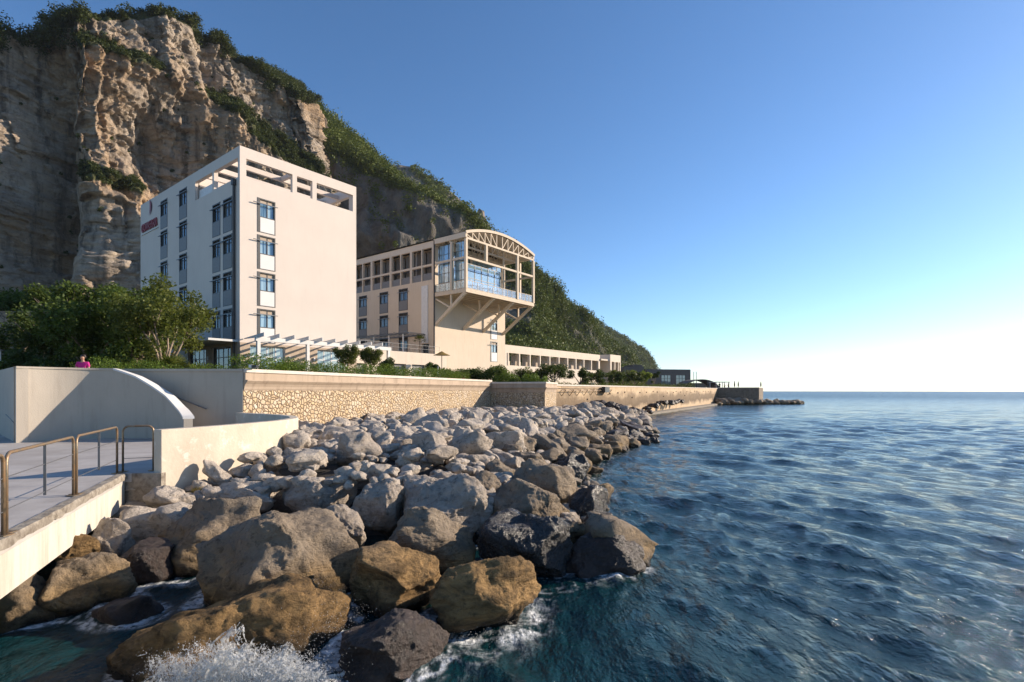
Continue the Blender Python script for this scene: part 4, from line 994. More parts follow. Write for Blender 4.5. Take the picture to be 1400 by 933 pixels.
# ------------------------------------------------------------------ long low arcade wing beyond
r = empty('arcade_wing', (-1.05,79.8,HB), UANG); tag(r, 'long low cream building with a row of square loggia openings', 'building')
b = MB(); hs = []
for k in range(10): a = .9+k*2.85; hs.append((a, a+2.45, hz(3.85), hz(5.75)))
facade(b, lambda u,z,d: (u,d,z), 29.8, 0, hz(6.95), hs, .35)
b.face([(0,0,hz(6.95)),(29.8,0,hz(6.95)),(29.8,10,hz(6.95)),(0,10,hz(6.95))]); b.face([(29.8,0,0),(29.8,10,0),(29.8,10,hz(6.95)),(29.8,0,hz(6.95))])
hs2 = [(.6,1.9,hz(3.85),hz(5.75)),(2.2,3.5,hz(3.85),hz(5.75)),(3.7,4.3,hz(3.85),hz(5.75))]
facade(b, lambda u,z,d: (u+33.0,d-.6,z), 4.6, 0, hz(7.2), hs2, .35)
b.face([(33,-.6,hz(7.2)),(37.6,-.6,hz(7.2)),(37.6,9,hz(7.2)),(33,9,hz(7.2))]); b.face([(33,-.6,0),(33,9,0),(33,9,hz(7.2)),(33,-.6,hz(7.2))]); b.face([(37.6,-.6,0),(37.6,9,0),(37.6,9,hz(7.2)),(37.6,-.6,hz(7.2))])
b.box(29.8,3.2,0,33,3.5,hz(6.5)); b.box(29.8,-.3,hz(5.9),33,3.2,hz(6.2)); b.box(29.82,.6,0,32.98,.8,hz(3.6))
b.build('wall', M['low_plaster'], r)
for a,c,z0,z1 in hs: MB().box(a,1.7,z0,c,1.75,z1).build('loggia_back', M['low_plaster'], r); 
for a,c,z0,z1 in hs: MB().box(a+.15,1.62,z0,a+1.35,1.695,z1-.25).build('loggia_door', M['terracotta' if False else 'clad_stone'], r)
for a,c,z0,z1 in hs2: MB().box(a+33,.6,z0,c+33,.65,z1).build('loggia_back', M['clad_stone'], r)
for k in range(11): MB().box(.55+k*2.85,-.09,hz(3.85),.83+k*2.85,-.004,hz(5.75)).build('pilaster', M['low_plaster'], r)
r2 = MB().box(37.7,-2.6,0,43.0,6,hz(3.5)); o = r2.build('annex', M['low_plaster']); o.location = r.location; o.rotation_euler = r.rotation_euler; tag(o, 'small low cream annex at the far end of the loggia wing', 'building')

# far group on the point
r = empty('glass_pavilion', (44.5,150,GZ), R(12)); tag(r, 'dark flat roofed pavilion with glazed panels near the tip of the point', 'building')
b = MB(); hs = [(4.4,7.4,.6,4.6),(9.0,12.0,.6,4.6)]
facade(b, lambda u,z,d: (u-6.5,d,z), 13.5, 0, 6.2, hs, .4); b.face([(-6.5,0,6.2),(7,0,6.2),(7,8,6.2),(-6.5,8,6.2)]); b.face([(7,0,0),(7,8,0),(7,8,6.2),(7,0,6.2)]); b.face([(-6.5,0,0),(-6.5,8,0),(-6.5,8,6.2),(-6.5,0,6.2)])
b.build('wall', M['far_dark'], r)
for a,c,z0,z1 in hs:
    m = MB()
    for k in range(4): m.box(a-6.5+k*.97,.1,z0,a-6.44+k*.97,.2,z1)
    for k in range(5): m.box(a-6.5,.1,z0+k*.98,c-6.5,.2,z0+.07+k*.98)
    f = m.build('window', M['window_frame'], r); MB().box(a-6.5,.2,z0,c-6.5,.24,z1).build('pane', M['door_glass'], f)
MB().box(-12.5,2,0,-6.52,9,6.9).build('side_block', M['far_dark'], r); MB().box(-9.9,1.93,7.0-.1,-7.0,8,7.5).build('roof_plant', M['far_dark'], r)
for x_ in (8.2,9.0): MB().bar((x_,.3,0),(x_,.3,5.6),.12).build('mast', M['steel_grey'], r)
r = empty('vaulted_canopy', (49.5,137,GZ), R(8)); tag(r, 'low dark arched canopy over white tables beside the far pavilion', 'canopy')
b = MB(); na2 = 16
for k in range(na2):
    t0, t1 = math.pi*k/na2, math.pi*(k+1)/na2
    P = lambda t,s_: (-4.9*math.cos(t)*s_, .4+2.7*math.sin(t)*s_)
    (x0,z0),(x1,z1) = P(t0,1),P(t1,1); (x2,z2),(x3,z3) = P(t0,.93),P(t1,.93)
    b.face([(x0,0,z0),(x1,0,z1),(x1,6,z1),(x0,6,z0)]); b.face([(x2,0,z2),(x3,0,z3),(x3,6,z3),(x2,6,z2)]); b.face([(x0,0,z0),(x1,0,z1),(x3,0,z3),(x2,0,z2)]); b.face([(x0,6,z0),(x1,6,z1),(x3,6,z3),(x2,6,z2)])
b.build('roof', M['far_dark'], r); MB().box(-4,5.4,0,4,5.6,2.2).build('screen', M['panel_white'], r)
for x_ in (-4.7,-1.6,1.6,4.7): MB().bar((x_,.1,0),(x_,.1,1.2 if abs(x_) > 4 else 2.8),.14).build('post', M['steel_grey'], r)
r = empty('gazebo', (52.4,131,GZ), R(8)); tag(r, 'open white gazebo frame standing beside the arched canopy', 'gazebo')
for x_ in (-1.7,1.7):
    for y_ in (0,3): MB().bar((x_,y_,0),(x_,y_,2.2),.12).build('post', M['panel_white'], r)
MB().box(-1.9,-.2,2.2,1.9,3.2,2.36).build('roof', M['panel_white'], r)
def parasol(x, y, h_, label):
    r = empty('closed_parasol', (x,y,GZ)); tag(r, label, 'parasol', 'closed parasols on the point')
    MB().tube([(0,0,0),(0,0,h_)], .05, 6).build('pole', M['steel_grey'], r); MB().tube([(0,0,1.1),(0,0,1.5),(0,0,h_-.25),(0,0,h_+.05)], [.10,.18,.11,.02], 8).build('canopy', M['far_dark'], r)
parasol(54.3,128.5,2.5,'left one of two closed dark parasols on the end bastion'); parasol(55.0,128.0,2.4,'right one of two closed dark parasols on the end bastion'); parasol(59.3,125.5,2.3,'lone closed dark parasol nearest the tip of the end bastion')
# ------------------------------------------------------------------ boulders of the sea defence
def in_poly(P, poly):
    P = np.asarray(P); poly = np.asarray(poly); x, y = P[:,0], P[:,1]; c = np.zeros(len(P), bool); j = len(poly)-1
    for i in range(len(poly)):
        xi, yi = poly[i]; xj, yj = poly[j]
        c ^= ((yi > y) != (yj > y)) & (x < (xj-xi)*(y-yi)/(yj-yi+1e-12)+xi); j = i
    return c
WALLLINE = np.array([(-9.2,11.6),(-7.66,11.5),(-6.85,13.9),(-6.6,15.7),(-7.2,17.6),(-9.9,20.2),(-10.6,20.8),(-1.8,44.0),(2.66,42.6),(3.9,46.5),(16.4,68.4),(17.2,69.8)])
SHL = np.array([(-9.4,7.6),(-7.4,8.0),(-5.2,7.0),(-3.4,5.6),(-1.3,5.6),(.1,6.7),(.8,8.3),(2.3,9.8),(2.35,12.5),(2.6,16),(3.0,20),(4.3,24),(6.2,28.5),(8.8,33),(10.6,40),(12.4,49),(14.0,56),(15.6,63),(17.3,69.3)])
FIELD = np.concatenate([WALLLINE, SHL[::-1]])
def surf(P):
    P = np.atleast_2d(P); a = seg_dist(P, WALLLINE); b = seg_dist(P, SHL); t = b/(a+b+1e-6)
    far = sstep(40,60,P[:,1]); lim = np.where(P[:,1] < 13, 6.0, 4.4)
    h = SEA+.05+(1.55-.25*far)*np.clip(b/lim, 0, 1)**.8
    return h
def ico(sub):
    bm = bmesh.new(); bmesh.ops.create_icosphere(bm, subdivisions=sub, radius=1); bm.verts.ensure_lookup_table()
    V = np.array([v.co[:] for v in bm.verts]); F = np.array([[v.index for v in f.verts] for f in bm.faces]); bm.free(); return V/np.linalg.norm(V, axis=1)[:,None], F
ICO = {s_: ico(s_) for s_ in (2,3,4,5,6)}
def rock_shape(seed, sub, dims, npl=12, p=22, rough=1.0, flat_top=.0, yaw=0.0, tilt=(0,0)):
    g = np.random.default_rng(seed); D, F = ICO[sub]
    N = g.normal(size=(npl,3)); N /= np.linalg.norm(N, axis=1)[:,None]; d = g.uniform(.68,1.0,npl)
    if flat_top: N = np.vstack([N, [[.12*g.normal(),.12*g.normal(),1]]]); N[-1] /= np.linalg.norm(N[-1]); d = np.append(d, flat_top)
    q = np.clip(D@N.T, 0, None)/d; r = (np.sum(q**p, 1)+.9**p*.2)**(-1/p); r = np.minimum(r, 1.25)
    Ns = g.normal(size=(5,3)); Ns /= np.linalg.norm(Ns, axis=1)[:,None]; dsh = g.uniform(.66,.92,5)      # broken faces with crisp edges
    wob = .05*fbm(D*2.3+seed, 3, 23); cut = np.min(np.where(D@Ns.T > .05, dsh/np.maximum(D@Ns.T, .05), 9), 1)*(1+wob); r = np.minimum(r, cut)
    o = np.array([seed*3.17%97, seed*1.3%53, 1.7])
    V = D*r[:,None]
    w_ = V+.20*np.stack([vnoise(V*1.6+o+k*9, 3) for k in range(3)], -1)
    V = w_
    V = V*(1+rough*(.10*fbm(V*1.9+o, 3, 7)+.055*ridged(V*2.6+o, 5, 11, .55)-.02+.045*ridged(V*7+o, 4, 13, .6)+.022*fbm(V*22+o, 4, 19, .6)))[:,None]
    V = V/np.abs(V).max(0)*(np.array(dims)/2)
    def rx(a): return np.array([[1,0,0],[0,math.cos(a),-math.sin(a)],[0,math.sin(a),math.cos(a)]])
    def ry(a): return np.array([[math.cos(a),0,math.sin(a)],[0,1,0],[-math.sin(a),0,math.cos(a)]])
    def rz(a): return np.array([[math.cos(a),-math.sin(a),0],[math.sin(a),math.cos(a),0],[0,0,1]])
    return V@(rz(yaw)@ry(tilt[0])@rx(tilt[1])).T, F
HERO = []
def hero(px0, py0, px1, py1, Y, mat, label, deep=.85, seed=None, tilt=(0,0), yaw=0, grow=1.12, flat_top=0, sub=5, p=26, npl=12, rough=1.0):
    """boulder measured from the photograph: its outline box at distance Y, its own thickness"""
    w_ = 1.08*(px1-px0)*Y/F_PX; h_ = (py1-py0)*Y/F_PX*grow; X = ((px0+px1)/2-700)/F_PX*Y; zt = (534-py0)/F_PX*Y
    sd_ = seed if seed is not None else len(HERO)*7+3
    V, F = rock_shape(sd_, sub, (w_, w_*deep, h_), npl, p, rough, flat_top, yaw, tilt)
    V[:,0] *= w_/(V[:,0].max()-V[:,0].min()); V[:,2] *= h_/(V[:,2].max()-V[:,2].min())
    V[:,2] -= V[:,2].min(); V[:,0] -= (V[:,0].max()+V[:,0].min())/2; V[:,1] -= (V[:,1].max()+V[:,1].min())/2
    o = link('boulder', np_mesh('boulder', V, F, True), M[mat]); o.location = (X, Y+.12*w_, zt-h_)
    tag(o, label, 'boulder', 'boulders of the sea defence'); HERO.append((X, Y+.12*w_, w_/2, max(.3,w_*deep/2), px0, py0, px1, py1)); return o
hero(268,706,471,850,8.0,'brown_rock','large slanted brown boulder with diagonal striations and an ochre right flank',.95,4,(-.22,.15),.3,1.15,sub=6,p=14)
hero(165,812,443,975,6.35,'ochre_rock','big golden brown boulder at the bottom with a wave splashing over it',.9,15,(-.14,.1),.2,1.1,sub=6,p=12)
hero(193,684,386,815,9.5,'brown_rock','long dark sloping boulder with rough top between the pale block and the striated boulder',.8,22,(-.28,.15),.4,1.1,sub=6)
hero(166,687,284,764,10.3,'pale_rock','pale cream block shaped boulder in front of the end of the curved parapet',.8,31,(0,.1),0,1.15,.72)
hero(201,665,258,700,11.05,'pale_rock','small pale boulder resting against the foot of the curved parapet',.9,38)
hero(257,671,297,697,11.5,'grey_rock','small grey stone wedged at the parapet foot beside dry tufts',.9,45)
hero(294,659,380,700,11.7,'pale_rock','flat pale rounded boulder below the curved parapet',.9,52)
hero(340,637,420,682,13.3,'brown_rock','rough pinkish brown boulder under the far end of the curved parapet',.9,59,rough=1.5)
hero(382,651,479,716,11.6,'grey_rock','broad rounded grey boulder with a flat top near the middle of the bank',.9,66,(0,.05),0,1.1,.75,sub=6)
hero(419,691,495,758,9.9,'grey_rock','rounded grey boulder standing directly above the striated brown one',.9,73,sub=6)
hero(474,658,548,732,11.0,'grey_rock','steep grey boulder with a sunlit beige right flank behind the rounded one',.95,80,(.1,0),.5,1.1,sub=6)
hero(466,631,554,690,12.9,'grey_rock','humped grey boulder with white lichen in the middle of the bank',.9,87)
hero(547,650,669,742,11.0,'grey_rock','largest smooth rounded grey boulder in the centre of the bank',.9,94,(.12,0),.2,1.08,p=14,sub=6)
hero(524,693,645,795,9.1,'brown_rock','tall tan boulder split by a shaded groove below the smooth grey one',.85,101,(.15,.1),.6,1.1,sub=6)
hero(479,745,599,850,7.65,'ochre_rock','rounded golden brown boulder standing at the water beside the foam',.9,108,(0,.1),.2,1.1,sub=6)
hero(588,762,737,872,7.2,'ochre_rock','wide golden boulder with yellow weed and a shaded hollow nearest the open water',.8,115,(-.12,.1),.2,1.1,sub=6)
hero(464,842,603,955,6.1,'wet_rock','wet dark reddish brown pointed rock in the foam at the bottom',.85,122,(.1,0),.8,1.05,npl=8,p=26,sub=6)
hero(655,703,779,800,9.4,'glossy_rock','black wet boulder with a glossy white reflecting face',.85,129,(.25,.1),.4,1.1,npl=9,p=24,sub=6)
hero(772,731,880,806,9.3,'wet_rock','black wet blocky rock farthest out in the water at right',.75,136,(.05,0),.1,1.1,.7,npl=9,p=24,sub=6)
hero(669,656,778,740,11.4,'brown_rock','big tan boulder with a rough dark top above the glossy black one',.9,143,(.1,.1),.3,1.1,sub=6)
hero(759,714,810,742,10.7,'brown_rock','small brown rock beside the blocky black one at the water',.9,150)
hero(702,629,788,702,13.3,'brown_rock','long ridged brown boulder leaning towards the sea above the tan boulder',.9,157,(.3,.1),.3,1.1)
hero(612,621,672,660,14.6,'grey_rock','layered grey slab with a cracked top above the smooth grey boulder',.9,164,flat_top=.6)
hero(655,628,706,664,14.0,'brown_rock','angular tan block next to the layered grey slab',.9,171)
hero(642,645,686,690,12.4,'brown_rock','small cracked pair of tan blocks behind the smooth grey boulder',.9,178,rough=1.5)
hero(531,631,600,664,14.0,'grey_rock','long low grey slab behind the humped grey boulder',.9,185,flat_top=.6)
hero(429,615,496,648,15.0,'pale_rock','low pale boulder with pitted top in the upper bank',.9,192)
hero(556,608,582,638,15.6,'pale_rock','small pale pointed stone standing upright in the upper bank',.9,199,npl=7,p=24)
hero(379,612,410,644,14.1,'pale_rock','small beige boulder leaning on the end of the curved parapet',.9,206)
hero(405,578,442,606,20.5,'pale_rock','cream boulder at the foot of the rubble wall just past the curved parapet',.9,213)
hero(393,585,408,604,19.5,'pale_rock','narrow cream stone between the curved parapet and the cream boulder',.9,220)
hero(38,766,160,870,7.7,'brown_rock','grey brown boulder under the walkway beam with ochre lit tip',.9,227,(-.1,.1),.2,1.1,sub=6)
hero(112,708,178,795,9.3,'grey_rock','dark shaded boulder behind the pale block under the walkway',.9,234)
hero(138,688,205,716,11.2,'grey_rock','shaded low boulder at the foot of the walkway abutment',.9,241)
hero(70,733,124,775,8.6,'ochre_rock','rusty orange stone under the white walkway beam',.9,248)
hero(148,742,232,812,8.9,'wet_rock','dark wet rock in the shadowed pool left of the striated boulder',.9,262)
hero(118,815,200,868,7.4,'wet_rock','low dark rock awash in the shadowed pool beside the walkway boulder',.9,263)
hero(-60,790,60,880,7.2,'brown_rock','dark boulder under the walkway cut by the left edge',.9,255)
hero(791,613,823,638,22.8,'brown_rock','brown rounded boulder at the waterline right of the bank',.9,262)
hero(756,620,806,662,18.6,'glossy_rock','dark wet boulder with a pale glint at the waterline',.9,269,npl=9,p=22)
hero(776,664,832,732,12.4,'glossy_rock','dark wet rock splashed by foam beside the ridged brown boulder',.9,276,(.2,0),.3,1.1,npl=9,p=22)
hero(738,640,790,690,14.8,'brown_rock','sloping brown boulder between the ridged one and the dark wet rocks',.9,283)
hero(800,700,840,735,11.3,'wet_rock','low black rock awash in foam near the blocky black rock',.9,290)
# smaller boulders: a packed field over the bank, each one an object
g = np.random.default_rng(19)
lib = {}
def libmesh(kind, mat, k):
    key = (kind, mat, k)
    if key not in lib:
        V, F = rock_shape(500+k*13+len(kind), 4 if kind == 'n' else 3, (1,g.uniform(.7,1.0),g.uniform(.5,.78)), int(g.integers(9,14)), 24, 1.05, float(g.choice([0,.55,.62])))
        me = np_mesh('boulder', V, F, True); me.materials.append(M[mat]); lib[key] = me
    return lib[key]
cand = []; N_TRY = 34000
XY = np.stack([g.uniform(-10.5,38,N_TRY), 11+np.abs(g.uniform(0,1,N_TRY))**1.7*92], -1)
XY = np.concatenate([XY, np.stack([g.uniform(-9.5,3,3000), g.uniform(6.2,13,3000)], -1)])
XY = XY[in_poly(XY, FIELD)]
dw = seg_dist(XY, WALLLINE); ds_ = seg_dist(XY, SHL); zs = surf(XY)
acc = []
for i in range(len(XY)):
    x, y = XY[i]
    upper = ds_[i] > 3.2
    r = g.uniform(.38,.80) if upper else g.uniform(.45,.90)
    if y > 40: r *= 1.12
    if g.uniform() < .18: r *= .65
    if dw[i] < r*.55: continue
    ok = True
    fx, fy, rp = 700+F_PX*x/y, 534-F_PX*zs[i]/y, r*F_PX/y
    if y < 9.9 or (y < 10.8 and x < -3.0): continue
    for hx, hy, rx_, ry_, q0, v0, q1, v1 in HERO:
        if y < hy and q0+.05*rp < fx < q1-.05*rp and v0 < fy < v1+.30*rp-.08*(v1-v0): ok = False; break
        if ((x-hx)/(rx_+r*.45))**2+((y-hy)/(ry_+r*.35))**2 < 1: ok = False; break
    if not ok: continue
    for ax, ay, ar in acc:
        if abs(ax-x) < 2 and (ax-x)**2+(ay-y)**2 < ((ar+r)*.76)**2: ok = False; break
    if ok: acc.append((x, y, r))
acc.sort(key=lambda a: a[1]-a[2]*14)
def zone(x, y, r, b, a):
    near = y < 17
    if b < 1.7 or (b < 3.0 and y > 17):
        if y < 14: return ('brown_rock','brown tide stained boulder low on the bank near the tan sloping boulders',0)
        if y < 30: return ('brown_rock','dark brown boulder along the waterline where the bank bends out to sea',0)
        return ('wet_rock','small dark wet boulder along the waterline beyond the bastion',0) if b < 1.5 else ('brown_rock','brown boulder on the seaward slope of the bank level with the bastion',0)
    if a < 1.2 and y < 44: return ('pale_rock','pale stone lying along the foot of the rubble stone wall',0)
    if near: return ('grey_rock' if r > .45 else 'pale_rock','pale grey boulder packed in the upper bank between parapet and central boulders',0)
    if y < 27: return ('pale_rock','pale weathered boulder in the flat upper bank seaward of the rubble wall',0)
    if y < 45: return ('pale_rock','pale small boulder in the flat bank in front of the shaded bastion',0)
    return ('grey_rock','grey boulder of the narrow bank beyond the bastion along the tan wall',0)
print('ROCKS', len(acc)); HSHORT = []
for ob in [q for q in COL.objects if q.name.startswith('boulder') and q.get('label')]:
    w_ = ob['label'].split(); k = next((i for i, q in enumerate(w_) if q in ('boulder','rock','stone','slab','block')), 4); HSHORT.append((ob.location.x, ob.location.y, ' '.join(w_[:k+1])))
SEEN = {}
def near_label(x, y, r, mat):
    d, hx, hy, nm = min(((hx-x)**2+(hy-y)**2, hx, hy, nm) for hx, hy, nm in HSHORT)
    if d > 1.9**2: return None
    rel = ('just behind' if y > hy else 'just in front of') if abs(y-hy) > abs(x-hx) else ('just right of' if x > hx else 'just left of')
    size = 'small' if r < .45 else ('medium sized' if r < .65 else 'large')
    return f"{size} {dict(pale_rock='pale', grey_rock='pale grey', brown_rock='brown', wet_rock='dark wet')[mat]} boulder {rel} the {nm}"
n_ind = 0; rest = []
for x, y, r in acc:
    b_ = float(seg_dist(np.array([[x,y]]), SHL)[0]); a_ = float(seg_dist(np.array([[x,y]]), WALLLINE)[0]); z = float(surf([[x,y]])[0])
    mat, lab, _ = zone(x, y, r, b_, a_)
    if n_ind >= 300-len(HERO): rest.append((x,y,r,z)); continue
    nl = near_label(x, y, r, mat); lab = nl if nl and len(nl.split()) <= 16 else lab
    k = int(g.integers(0,14)); me = libmesh('n', mat, k)
    o = bpy.data.objects.new('boulder', me); COL.objects.link(o); n_ind += 1
    s_ = r*2*g.uniform(.95,1.25); o.scale = (s_*g.uniform(.9,1.25), s_*g.uniform(.85,1.15), s_*g.uniform(.8,1.15)); o.rotation_euler = (g.normal(0,.3), g.normal(0,.3), g.uniform(0,6.28))
    o.location = (x, y, z-.12*r+g.normal(0,.09)); tag(o, lab, 'boulder', 'boulders of the sea defence')
def rock_heap(name, items, mat, label, sub=3):
    Vs, Fs, n = [], [], 0
    base = [rock_shape(900+k*17, sub, (1,.9,.7), 9, 30, 1.1) for k in range(8)]
    for x,y,r,z in items:
        V, F = base[int(g.integers(0,8))]; th = g.uniform(0,6.28); c, s_ = math.cos(th), math.sin(th); tl = g.normal(0,.25)
        W = V*np.array([2*r*g.uniform(.9,1.3), 2*r*g.uniform(.85,1.15), 2*r*g.uniform(.7,1.15)])
        W = W@np.array([[1,0,0],[0,math.cos(tl),-math.sin(tl)],[0,math.sin(tl),math.cos(tl)]])@np.array([[c,-s_,0],[s_,c,0],[0,0,1]])
        Vs.append(W+np.array([x,y,z])); Fs.append(F+n); n += len(V)
    o = link(name, np_mesh(name, np.concatenate(Vs), np.concatenate(Fs), True), M[mat]); tag(o, label, 'rocks', None, 'stuff'); return o
if rest: rock_heap('far_boulders', rest, 'grey_rock', 'farther grey boulders of the sea defence that are too many to tell apart')
# rubble in the gaps
pts = np.stack([g.uniform(-10.5,34,9000), 11.5+g.uniform(0,1,9000)**1.5*80], -1); pts = pts[in_poly(pts, FIELD)][:1500]
zz_ = surf(pts); items = [(p[0],p[1],g.uniform(.11,.30),z-.16+g.uniform(-.1,.1)) for p, z in zip(pts, zz_)]
rock_heap('rubble', items, 'pale_rock', 'pale rubble and small stones in the gaps between the boulders', 3)
# rocks of the jetty tip and the low black rocks at the foot of the far wall
items = []
for k in range(330):
    t_ = g.uniform(0,1); P = np.array([46.5,119.5])*(1-t_)+np.array([68.5,124.5])*t_+g.normal(0,1)*np.array([.6,1.6]); items.append((P[0],P[1],g.uniform(.45,1.0),SEA+.15+g.uniform(0,.9)*(1-t_*.75)))
rock_heap('jetty_rocks', items, 'brown_rock', 'dark brown rocks piled round the far bastion and its jetty tip')
items = []
for k in range(90):
    t_ = g.uniform(0,1)**1.6; P = np.array([8.2,53.5])*(1-t_)+np.array([27,88])*t_; n_ = np.array([.87,-.5]); P = P+n_*g.uniform(.3,2.2); items.append((P[0],P[1],g.uniform(.35,.8)*(1-.35*t_),float(surf([P])[0])+g.uniform(0,.55)*(1-.8*t_)))
rock_heap('black_rocks', items, 'wet_rock', 'low black rocks piled along the foot of the tan sea wall')
# bed beneath the boulders
gx, gy = np.meshgrid(np.linspace(-14,44,150), np.linspace(4.5,106,240)); P = np.stack([gx.ravel(), gy.ravel()], -1); ins = in_poly(P, FIELD)
bz = np.where(ins, surf(P)-.42-1.1*sstep(13.5,10.5,P[:,1]), SEA-.9); dW = seg_dist(P, WALLLINE); bz = np.where((~ins) & (dW < 1.2) & (P[:,1] > 11.6), SEA+.6, bz)
bz = bz+.12*fbm(np.stack([P[:,0]*1.3,P[:,1]*1.3,P[:,0]*0],-1), 3, 5)
o = link('shore_bed', np_mesh('shore_bed', np.stack([P[:,0],P[:,1],bz],-1), grid_faces(240,150), True), M['shore_bed']); tag(o, kind='structure')
ledge_ = MB(); dv = (W2-B2).normalized(); nv = Vector((dv.y,-dv.x)); a0 = B2+dv*22; a1 = W2-dv*2
ledge_.prism([a0+nv*.05, a0+nv*1.3, a1+nv*1.6, a1+nv*.05], SEA-.6, SEA+.28); tag(ledge_.build('footing_ledge', M['edge_concrete']), 'low concrete footing ledge at the waterline below the tan sea wall', 'ledge')

V, F = rock_shape(77, 5, (9,9,15), 9, 24, 1.4); o = link('rock_pinnacle', np_mesh('rock_pinnacle', V, F, True), M['cliff_rock']); o.location = Vector(at(656,297,474)); add_attr(o.data, 'green', sstep(3.0,6.5,V[:,2])); tag(o, 'bare rock knob standing out on the skyline of the rear ridge', 'rock')
# ------------------------------------------------------------------ breaking wave
def spray():
    g = np.random.default_rng(33); D, F = ICO[2][0], ICO[2][1]
    O8V = np.array([(1,0,0),(-1,0,0),(0,1,0),(0,-1,0),(0,0,1),(0,0,-1)], float); O8F = np.array([(0,2,4),(2,1,4),(1,3,4),(3,0,4),(2,0,5),(1,2,5),(3,1,5),(0,3,5)])
    C, S = [], []
    # ligaments of water flung up along ballistic paths, breaking into droplets
    base0, base1 = np.array(at(205,935,5.40)), np.array(at(440,932,5.5)); TV, TF, nt_ = [], [], 0
    for j in range(620):
        t = g.beta(1.3,1.5); o = base0*(1-t)+base1*t+g.normal(0,.06,3); o[1] += abs(g.normal(0,.10)); v = np.array([g.normal(-.15+.75*(t-.5),.38), g.normal(.12,.30), 2.3*(1-.62*abs(t-.40)*1.25)*g.uniform(.35,1.15)])
        tf = 2*v[2]/9.8*g.uniform(.30,.62); ts = tf*g.uniform(.55,.9); K = 13; tt = np.linspace(ts, tf, K); P = o+v*tt[:,None]; P[:,2] -= 4.9*tt**2
        P += .010*np.stack([vnoise(np.stack([tt*60+j,tt*0+k,tt*0],-1),5) for k in range(3)],-1)*(1+3*np.linspace(0,1,K)[:,None])
        rad = g.uniform(.0015,.0052)*(1-.75*np.linspace(0,1,K))*(.55+.9*np.abs(vnoise(np.stack([tt*90+j*3.1,tt*0,tt*0],-1),6)))+.0006
        ang = np.array([0,1.57,3.14,4.71]); ring = np.stack([np.cos(ang),np.sin(ang)*.5,np.sin(ang)],-1)
        TV.append((P[:,None,:]+ring[None]*rad[:,None,None]).reshape(-1,3)); base_ = np.arange(K-1)[:,None]*4; k4 = np.arange(4)[None]
        TF.append(np.stack([base_+k4, base_+(k4+1)%4, base_+4+(k4+1)%4, base_+4+k4],-1).reshape(-1,4)+nt_); nt_ += 4*K
        n = int(g.integers(14,44)); td = g.uniform(.15,1.25,n)*tf; Q = o+v*td[:,None]; Q[:,2] -= 4.9*td**2; Q += g.normal(0,.022,Q.shape); C.append(Q); S.append(g.uniform(.0010,.0034,n)*g.choice([1,1,1,1.8],n))
    for c, sp, n, up in ((at(455,860,6.6),(.28,.3,.10),700,.22),(at(432,815,7.2),(.10,.12,.10),300,.16),(at(640,872,6.7),(.45,.12,.04),320,.04),(at(420,915,5.6),(.25,.2,.08),700,.1),(at(825,705,11.6),(.35,.4,.09),260,.08)):
        P = np.array(c)+g.normal(size=(n,3))*np.array(sp); P[:,2] += np.abs(g.normal(0,up,n))*.5; C.append(P); S.append(g.uniform(.0010,.004,n))
    C = np.concatenate(C); S = np.concatenate(S)
    st = np.ones((len(C),1,3)); st[:,0,2] = g.uniform(1,2.0,len(C))
    V = (C[:,None,:]+O8V[None]*S[:,None,None]*st).reshape(-1,3); Fa = (O8F[None]+6*np.arange(len(C))[:,None,None]).reshape(-1,3)
    TVc = np.concatenate(TV); TFc = np.concatenate(TF); Fa = np.concatenate([Fa, np.concatenate([TFc[:,[0,1,2]],TFc[:,[0,2,3]]])+len(V)]); V = np.concatenate([V, TVc])
    t = NT('spray_white'); t.fin((.85,.86,.86), .35); tr = t.n('BsdfTranslucent', Color=(.85,.86,.86,1)); mx = t.n('MixShader', Fac=.5)
    t.t.links.new(t.b.outputs[0], mx.inputs[1]); t.t.links.new(tr.outputs[0], mx.inputs[2]); tp_ = t.n('BsdfTransparent'); m3 = t.n('MixShader', Fac=.42); t.t.links.new(mx.outputs[0], m3.inputs[1]); t.t.links.new(tp_.outputs[0], m3.inputs[2]); mx = m3; t.t.links.new(mx.outputs[0], t.out.inputs['Surface']); M['spray_white'] = t.m
    o = link('sea_spray', np_mesh('sea_spray', V, Fa, True), M['spray_white']); tag(o, 'white spray thrown up where a wave breaks on the golden brown boulder', 'spray', None, 'stuff')
    # ragged lacy sheets of foaming water climbing the boulder
    t = NT('foam_sheet'); p = t.pos(); n1 = t.noise(t.mapv(p, (16,16,9)), 1.0, 7, .7); n2 = t.noise(p, 5.5, 4, .6)
    wv = t.n('VectorMath', _operation='MULTIPLY_ADD'); t.set(wv.inputs[0], t.n('TexNoise', Vector=p, Scale=14.0, Detail=4).outputs['Color']); wv.inputs[1].default_value = (.06,.06,.06); t.set(wv.inputs[2], p)
    vo = t.n('TexVoronoi', Vector=t.mapv(wv.outputs[0], (1,1,.6)), Scale=26.0, _feature='DISTANCE_TO_EDGE').outputs['Distance']
    web = t.ramp(vo, [(.02,1.),(.16,0.)]); al = t.math('ADD', t.math('MULTIPLY', web, .75), t.math('MULTIPLY', t.ramp(n2, [(.42,0.),(.62,1.)]), .8), True); al = t.math('MULTIPLY', al, t.ramp(n1, [(.30,.35),(.55,1.)]))
    t.fin((.84,.85,.84), .35, t.bump(t.math('ADD', n1, web), .8, .02)); tl = t.n('BsdfTranslucent', Color=(.84,.85,.84,1)); m1 = t.n('MixShader', Fac=.45); t.t.links.new(t.b.outputs[0], m1.inputs[1]); t.t.links.new(tl.outputs[0], m1.inputs[2])
    tp_ = t.n('BsdfTransparent'); mx = t.n('MixShader', Fac=al); t.t.links.new(tp_.outputs[0], mx.inputs[1]); t.t.links.new(m1.outputs[0], mx.inputs[2]); t.t.links.new(mx.outputs[0], t.out.inputs['Surface'])
